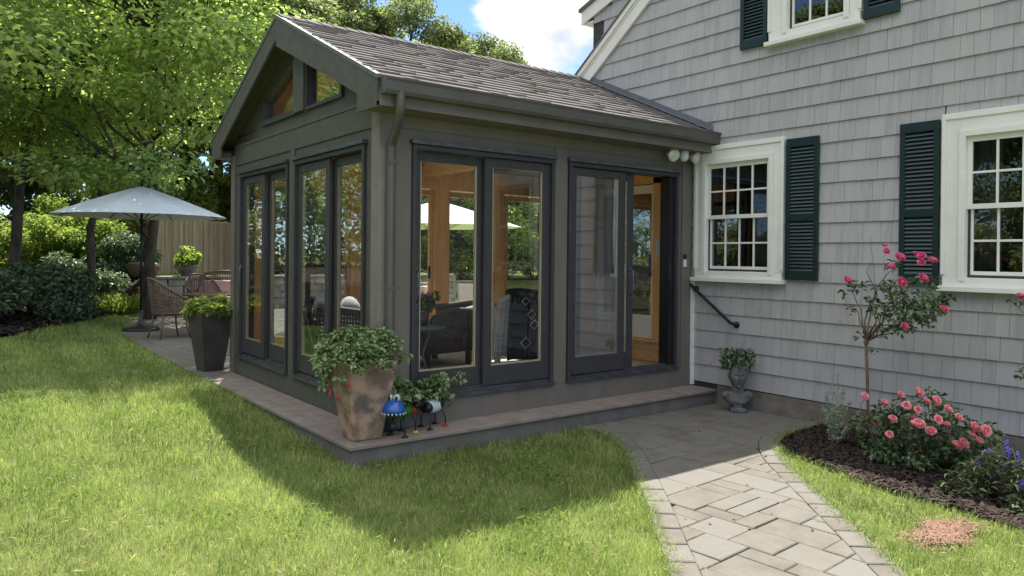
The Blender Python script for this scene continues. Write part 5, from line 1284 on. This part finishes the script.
def tub_chair(x,y,z,rz_,label,m,group=None,cushion=None):
    root=empty('wicker_chair',(x,y,z),rz_,label,'chair',group)   # faces +X locally
    def top(a): return .46+ .50*(.5+.5*math.cos(a*.95))**1.1 if abs(a)<R(125) else .62
    def fn(a,t):
        a_=a+math.pi; zt=.66+.32*max(0,math.cos(a*.78))**1.6; z=.40+(zt-.40)*t; rr=.255+.055*t
        return (rr*math.cos(a_)*1.02-.02*t*max(0,math.cos(a)),rr*math.sin(a_),z)
    mb=MB(); wicker_shell(mb,fn,R(-118),R(118),0,1,30,15,.0062); mb.build('backrest',[m],root)
    mb=MB(); mb.tube([fn(R(-118)+R(236)*i/26,1.0) for i in range(27)],.017,7); mb.build('rim',[m],root)
    mb=MB(); mb.lathe([(.0001,.44),(.24,.44),(.265,.43),(.27,.405),(.25,.385),(.0001,.385)],n=24); mb.build('seat',[m],root)
    if cushion: mb=MB(); mb.lathe([(.0001,.50),(.2,.50),(.23,.485),(.235,.46),(.22,.442),(.0001,.442)],n=24); mb.build('cushion',[cushion],root)
    for sx,sy in ((1,1),(1,-1),(-1,1),(-1,-1)):
        mb=MB(); mb.tube([(sx*.18,sy*.17,.41),(sx*.20,sy*.19,.2),(sx*.25,sy*.225,.0)],[.018,.016,.014],7); mb.build('leg',[m],root)
    return root
x,y=at(170,12.2); tub_chair(x,y,.182,R(12),'brown wicker armchair with its back to the lawn, beside the umbrella',M['wicker'])
x,y=at(204,14.4); tub_chair(x,y,.182,R(-80),'brown wicker armchair half hidden by the tall dark planter',M['wicker'])
# patio table
def round_table(x,y,z,r,h,label,m):
    root=empty('patio_table',(x,y,z),0,label,'table'); mb=MB(); mb.lathe([(.0001,h),(r-.01,h),(r,h-.01),(r-.01,h-.03),(.0001,h-.03)],n=32); mb.build('tabletop',[m],root)
    for k in range(4):
        a=R(45+90*k); mb=MB(); mb.tube([(r*.6*math.cos(a),r*.6*math.sin(a),h-.03),(r*.75*math.cos(a),r*.75*math.sin(a),0)],.018,7); mb.build('leg',[m],root)
x,y=at(216,12.9); round_table(x,y,.182,.55,.70,'round wicker table on the patio behind the tall dark planter',M['wicker'])
# wicker loveseat
x,y=at(224,16.0); lv=empty('wicker_loveseat',(x,y,.182),R(-125),'pinkish brown wicker loveseat with a pale cushion at the back of the patio','sofa')
mb=MB()
def fn(u,t): s=u; return (-.30-.05*t+.04*s*s,s*.62,.35+(.65-.10*abs(s)**3)*t)
wicker_shell(mb,fn,-1,1,0,1,34,14,.008)
for s in (-1,1):
    def fa_(u,t): return (-.3+u*.55,s*.62+s*.02*t,.2+.42*t)
    wicker_shell(mb,fa_,0,1,0,1,14,10,.008)
mb.tube([fn(-1+2*i/20,1) for i in range(21)],.02,7); mb.build('backrest',[M['wicker']],lv)
mb=MB(); mb.box(-.3,-.6,.1,.28,.6,.36); mb.build('seat',[M['wicker']],lv,.02)
mb=MB(); mb.box(-.27,-.57,.365,.27,.57,.48); mb.box(-.29,-.5,.49,-.17,.5,.80); mb.build('cushion',[mat('pink_cushion',(.5,.36,.34),(.42,.3,.28),rough=.9)],lv,.04)
# teak chairs seen through the glass
def patio_chair(x,y,rz_,label):
    root=empty('garden_chair',(x,y,.182),rz_,label,'chair')
    m=M['whitecloth']; t=M['teak']
    for sx,sy in ((1,1),(1,-1),(-1,1),(-1,-1)):
        mb=MB(); mb.tube([(sx*.25,sy*.28,0),(sx*.25,sy*.28,.63),] if sx>0 else [(sx*.28,sy*.27,0),(sx*.25,sy*.27,.5),(sx*.36,sy*.27,.98)],.02,6); mb.build('leg',[t],root)
    for s in (1,-1): mb=MB(); mb.box(-.30,s*.25,.62,.30,s*.31,.645); mb.build('armrest',[t],root,.006)
    mb=MB(); mb.box(-.26,-.25,.38,.26,.25,.41); mb.build('seat',[t],root)
    mb=MB(); 
    for zz in (.55,.95): mb.tube([(-.27-(zz-.5)*.23,-.27,zz),(-.27-(zz-.5)*.23,.27,zz)],.018,6)
    mb.tube([(-.28,-.25,.56),(-.37,.25,.94)],.012,6); mb.tube([(-.28,.25,.56),(-.37,-.25,.94)],.012,6); mb.build('backrest',[t],root)
    mb=MB(); mb.box(-.25,-.23,.415,.25,.23,.49); mb.build('cushion',[m],root,.02)
    mb=MB(); mb.hexa([(-.24,-.22,.50),(-.15,-.22,.50),(-.15,.22,.50),(-.24,.22,.50),(-.38,-.22,.90),(-.28,-.22,.92),(-.28,.22,.92),(-.38,.22,.90)]); mb.build('pillow',[m],root,.02)
    return root
x,y=at(447,11.6); patio_chair(x,y,R(-60),'white cushioned garden chair seen through the glass beside the pine post')
x,y=at(474,12.4); patio_chair(x,y,R(-115),'white cushioned garden chair seen through the glass at the door edge')

# ================================================================== INSIDE THE SUNROOM
FZ=.366
def lounge(x,y,rz_,m,label,wdt=.72,hb=.98,cloth=None,cat='armchair'):
    root=empty('wicker_armchair',(x,y,FZ),rz_,label,cat)   # faces +X
    w=wdt/2; mb=MB()
    def bk(u,t): return (-.32-.10*t+.03*math.cos(u*3),u*w,.20+(hb-.20-.06*abs(u)**3)*t)
    wicker_shell(mb,bk,-1,1,0,1,int(44*wdt),26,.0085)
    def bk2(u,t): p=bk(u,t); return (p[0]+.05,p[1]*.97,p[2]-.01)
    wicker_shell(mb,bk2,-1,1,0,1,int(44*wdt),26,.0085)
    mb.tube([bk(-1+2*i/16,1) for i in range(17)],.03,8); mb.build('backrest',[m],root)
    for s in (-1,1):
        mb=MB()
        def ar(u,t): return (-.34+u*.68,s*(w-.02+.03*t),.16+(.44+.10*(1-u))*t)
        wicker_shell(mb,ar,0,1,0,1,24,14,.0085); mb.tube([ar(i/8,1) for i in range(9)],.035,8); mb.build('armrest',[m],root)
    mb=MB(); mb.box(-.33,-w+.03,.16,.33,w-.03,.34); mb.build('seat',[m],root,.02)
    mb=MB(); mb.box(-.25,-w+.06,.345,.33,w-.06,.47); mb.build('cushion',[cloth or M['teal']],root,.04)
    for sx in (-1,1):
        for sy in (-1,1): mb=MB(); mb.box(sx*.28-.025,sy*(w-.07)-.025,0,sx*.28+.025,sy*(w-.07)+.025,.16); mb.build('leg',[m],root)
    return root
# chair with its back to the front glass
ch=lounge(2.27,1.22,R(80),M['wickerg'],'grey wicker armchair with its back to the front glass, under a dark blue blanket',.78,.80)
# throw: a thin cloth folded over the chair back, with white stitched diamonds
cx_,cy_=2.27,1.22; Rz=Matrix.Rotation(R(80),4,'Z'); 
def cw(p): q=Rz@Vector(p); return (q.x+cx_,q.y+cy_,q.z+FZ)
th=empty('blanket',cw((-.42,0,0)),0,'dark navy blanket with white diamonds hanging over the back of the grey wicker chair','blanket'); off=Vector(th.location)
mb=MB(); nu,nv=16,22; V=[]
for j in range(nv+1):
    t=j/nv
    for i in range(nu+1):
        u=i/nu; yy=.27-.70*u; wv=.008*math.sin(u*14+t*2)
        if t<.72: zz=.12+(.84-.12)*t/.72+.010*math.sin(u*9); xx=-.405-.075*(t/.72)+wv
        elif t<.82: k=(t-.72)/.10; xx=-.48+.12*k+wv; zz=.84+.02*math.sin(math.pi*k)+.010*math.sin(u*9)
        else: k=(t-.82)/.18; xx=-.36+.02*k; zz=.84-.3*k
        V.append(Vector(cw((xx,yy,zz)))-off)
F=[(j*(nu+1)+i,j*(nu+1)+i+1,(j+1)*(nu+1)+i+1,(j+1)*(nu+1)+i) for j in range(nv) for i in range(nu)]
mb.add(V,F,.5,True); o=mb.build('cloth',[M['navy']],th); sd=o.modifiers.new('s','SOLIDIFY'); sd.thickness=.012; sd.offset=0
mb=MB()
def dia(cy,cz,w,h):
    P=[(0,h),(w,0),(0,-h),(-w,0),(0,h)]
    for a,b_ in zip(P[:-1],P[1:]):
        def q(p): t=(cz+p[1]-.12)/.72; return Vector(cw((-.405-.075*t-.017,cy+p[0],cz+p[1])))-off
        mb.tube([tuple(q(a)),tuple(q(b_))],.005,4)
dia(.02,.60,.05,.05); dia(-.02,.49,.05,.05); dia(.07,.30,.06,.06); dia(-.26,.55,.05,.05); dia(-.22,.32,.06,.06); dia(.10,.74,.045,.04)
mb.build('stitching',[M['whitecloth']],th)
mb=MB()
for i in range(34):
    yy=.27-.70*i/33; a=cw((-.405,yy,.12)); b_=cw((-.40+random.uniform(-.01,.01),yy+random.uniform(-.006,.006),.06)); mb.tube([tuple(Vector(a)-off),tuple(Vector(b_)-off)],.003,4)
mb.build('fringe',[M['navy']],th)
lounge(1.55,1.75,R(100),M['wickerd'],'dark wicker armchair behind the left front door',.74,.62)
lounge(.62,2.05,R(-15),M['wickerd'],'dark sofa inside behind the gable door, with grey and white cushions',1.3,.72,cat='sofa')
for i,(x,y,z,m_,l) in enumerate([(.55,2.35,.98,M['whitecloth'],'white round pillow on the dark sofa'),(.62,1.85,.97,M['whitecloth'],'second white pillow on the dark sofa'),(.72,1.60,.95,M['teal'],'grey pillow at the near end of the dark sofa')]):
    mb=MB(); mb.ball((0,0,0),.09,.2,.17,16); o=mb.build('pillow',[m_],None,loc=(x,y,z)); tag(o,l,'pillow')
# side table with flowers
st=empty('side_table',(.92,.95,FZ),0,'small glass topped side table inside the left front door','table')
mb=MB(); mb.lathe([(.0001,.52),(.26,.52),(.265,.512),(.26,.505),(.0001,.505)],n=28); mb.build('tabletop',[M['teal']],st)
for k in range(3):
    a=R(30+120*k); mb=MB(); mb.tube([(.2*math.cos(a),.2*math.sin(a),.505),(.08*math.cos(a),.08*math.sin(a),.25),(.22*math.cos(a),.22*math.sin(a),0)],.012,6); mb.build('leg',[M['teal']],st)
fp=empty('potted_plant',(.98,1.02,FZ+.52),0,'pot of pink begonias on the side table inside the glass','potted plant')
mb=MB(); mb.lathe([(.0001,0),(.07,0),(.09,.13),(.08,.13),(.0001,.11)],n=18); mb.build('pot',[M['darkpot']],fp)
rg=np.random.default_rng(30); cl=[(rg.normal()*.09,rg.normal()*.09,.18+.10*rg.random(),.05) for _ in range(18)]; P,N,D,A=blob_leaves(700,cl,.8,rg,.7); link('foliage',leaf_mesh('foliage',P,N,D,.05*(.6+.7*rg.random(700)),M['pot_leaf'],.7,A,rg=rg),fp)
for k in range(12): add_flower(fp,RP[k%2],(rg.normal()*.10,rg.normal()*.10-.05,.24+.08*rg.random()),.6)
mb=MB(); mb.box(.6,.55,FZ+.001,3.1,3.2,FZ+.012); o=mb.build('rug',[mat('rug',(.5,.46,.40),(.38,.35,.3),rough=1,scale=12)]); tag(o,'pale rug on the sunroom floor','rug')
# ceiling fan
cf=empty('ceiling_fan',(1.9,RIDGE_Y,2.75),.4,'wooden ceiling fan under the pine ceiling of the sunroom','ceiling fan')
mb=MB(); mb.tube([(0,0,.1),(0,0,.62)],.014,8); mb.lathe([(.0001,-.06),(.08,-.05),(.10,0),(.09,.06),(.03,.10),(.0001,.1)],n=20); mb.build('motor',[M['black']],cf)
for k in range(4):
    a=R(90*k); mb=MB(); c,s=math.cos(a),math.sin(a); w=.06
    mb.hexa([(c*.1-s*w*sg,s*.1+c*w*sg,z) if True else 0 for z in (.0,) for sg in (-1,1)]+[(c*.6-s*w*sg,s*.6+c*w*sg,0) for sg in (1,-1)]+[(c*.1-s*w*sg,s*.1+c*w*sg,.01) for sg in (-1,1)]+[(c*.6-s*w*sg,s*.6+c*w*sg,.01) for sg in (1,-1)]); mb.build('blade',[M['pine']],cf)

# ================================================================== LIGHT
sd_=Vector((.22,.515,1)).normalized(); el=math.asin(sd_.z); az=math.atan2(sd_.x,sd_.y)
sun=bpy.data.lights.new('sun','SUN'); sun.energy=4.9; sun.angle=R(.5); sun.color=(1,.955,.88)
so=bpy.data.objects.new('sun',sun); col.objects.link(so); so.rotation_euler=sd_.to_track_quat('Z','Y').to_euler()
w=bpy.data.worlds.new('World'); scene.world=w; w.use_nodes=True; nt=w.node_tree; N=nt.nodes; L=nt.links; bg=N['Background']; bg.inputs[1].default_value=.15
sk=N.new('ShaderNodeTexSky'); sk.sky_type='NISHITA'; sk.sun_disc=False; sk.sun_elevation=el; sk.sun_rotation=az; sk.air_density=.75; sk.dust_density=.1; sk.ozone_density=1.2
tc=N.new('ShaderNodeTexCoord'); mpn=N.new('ShaderNodeMapping'); mpn.inputs['Scale'].default_value=(1,1,1.7); L.new(tc.outputs['Generated'],mpn.inputs['Vector'])
no=N.new('ShaderNodeTexNoise'); no.inputs['Scale'].default_value=5.5; no.inputs['Detail'].default_value=9; no.inputs['Roughness'].default_value=.55; L.new(mpn.outputs[0],no.inputs['Vector'])
# a bank of cumulus low in one part of the sky
cd_=(Fv+(545-512)/748.84*Rv-(40-259.09)/748.84*Uv).normalized()
dp=N.new('ShaderNodeVectorMath'); dp.operation='DOT_PRODUCT'; dp.inputs[1].default_value=cd_; L.new(tc.outputs['Generated'],dp.inputs[0])
r1=N.new('ShaderNodeMapRange'); r1.inputs[1].default_value=math.cos(R(9.5)); r1.inputs[2].default_value=math.cos(R(2)); r1.inputs[3].default_value=-.22; r1.inputs[4].default_value=.17; L.new(dp.outputs['Value'],r1.inputs[0])
ad=N.new('ShaderNodeMath'); ad.operation='ADD'; L.new(no.outputs['Fac'],ad.inputs[0]); L.new(r1.outputs[0],ad.inputs[1])
r2_=N.new('ShaderNodeMapRange'); r2_.interpolation_type='SMOOTHSTEP'; r2_.inputs[1].default_value=.53; r2_.inputs[2].default_value=.66; 
sx_=N.new('ShaderNodeSeparateXYZ'); L.new(tc.outputs['Generated'],sx_.inputs[0])
r4=N.new('ShaderNodeMapRange'); r4.inputs[1].default_value=.34; r4.inputs[2].default_value=.6; r4.inputs[3].default_value=0; r4.inputs[4].default_value=.36; L.new(sx_.outputs['Z'],r4.inputs[0])  # out-of-view cloud added overhead as neutral fill light
vb=N.new('ShaderNodeVectorMath'); vb.operation='DOT_PRODUCT'; vb.inputs[1].default_value=tuple(-Fv); L.new(tc.outputs['Generated'],vb.inputs[0])
r5=N.new('ShaderNodeMapRange'); r5.inputs[1].default_value=-.2; r5.inputs[2].default_value=.6; r5.inputs[3].default_value=0; r5.inputs[4].default_value=.2; L.new(vb.outputs['Value'],r5.inputs[0])  # more of the added fill cloud, behind the camera
ad2=N.new('ShaderNodeMath'); ad2.operation='ADD'; L.new(ad.outputs[0],ad2.inputs[0]); L.new(r4.outputs[0],ad2.inputs[1])
ad3=N.new('ShaderNodeMath'); ad3.operation='ADD'; L.new(ad2.outputs[0],ad3.inputs[0]); L.new(r5.outputs[0],ad3.inputs[1])
L.new(ad3.outputs[0],r2_.inputs[0])
n2=N.new('ShaderNodeTexNoise'); n2.inputs['Scale'].default_value=9; n2.inputs['Detail'].default_value=6; L.new(mpn.outputs[0],n2.inputs['Vector'])
cr=N.new('ShaderNodeMix'); cr.data_type='RGBA'; cr.inputs[6].default_value=(2.1,2.25,2.6,1); cr.inputs[7].default_value=(3.9,3.9,4.0,1)
r3=N.new('ShaderNodeMapRange'); r3.inputs[1].default_value=.35; r3.inputs[2].default_value=.6; L.new(n2.outputs['Fac'],r3.inputs[0]); L.new(r3.outputs[0],cr.inputs[0])
mx=N.new('ShaderNodeMix'); mx.data_type='RGBA'; L.new(r2_.outputs[0],mx.inputs[0]); tn=N.new('ShaderNodeVectorMath'); tn.operation='MULTIPLY'; tn.inputs[1].default_value=(.50,.58,.70); L.new(sk.outputs[0],tn.inputs[0]); L.new(tn.outputs[0],mx.inputs[6]); r6=N.new('ShaderNodeMapRange'); r6.inputs[1].default_value=.3; r6.inputs[2].default_value=.75; r6.inputs[3].default_value=1; r6.inputs[4].default_value=1.7; L.new(sx_.outputs['Z'],r6.inputs[0])  # overhead cloud brightened to strengthen the fill
cs_=N.new('ShaderNodeVectorMath'); cs_.operation='SCALE'; L.new(cr.outputs[2],cs_.inputs[0]); L.new(r6.outputs[0],cs_.inputs['Scale']); L.new(cs_.outputs[0],mx.inputs[7]); L.new(mx.outputs[2],bg.inputs[0])
scene.view_settings.view_transform='Standard'; scene.view_settings.look='None'; scene.view_settings.gamma=1; scene.view_settings.exposure=1.3
scene.render.engine='CYCLES'; scene.cycles.max_bounces=12; scene.cycles.diffuse_bounces=6; scene.cycles.transparent_max_bounces=14; scene.cycles.glossy_bounces=5
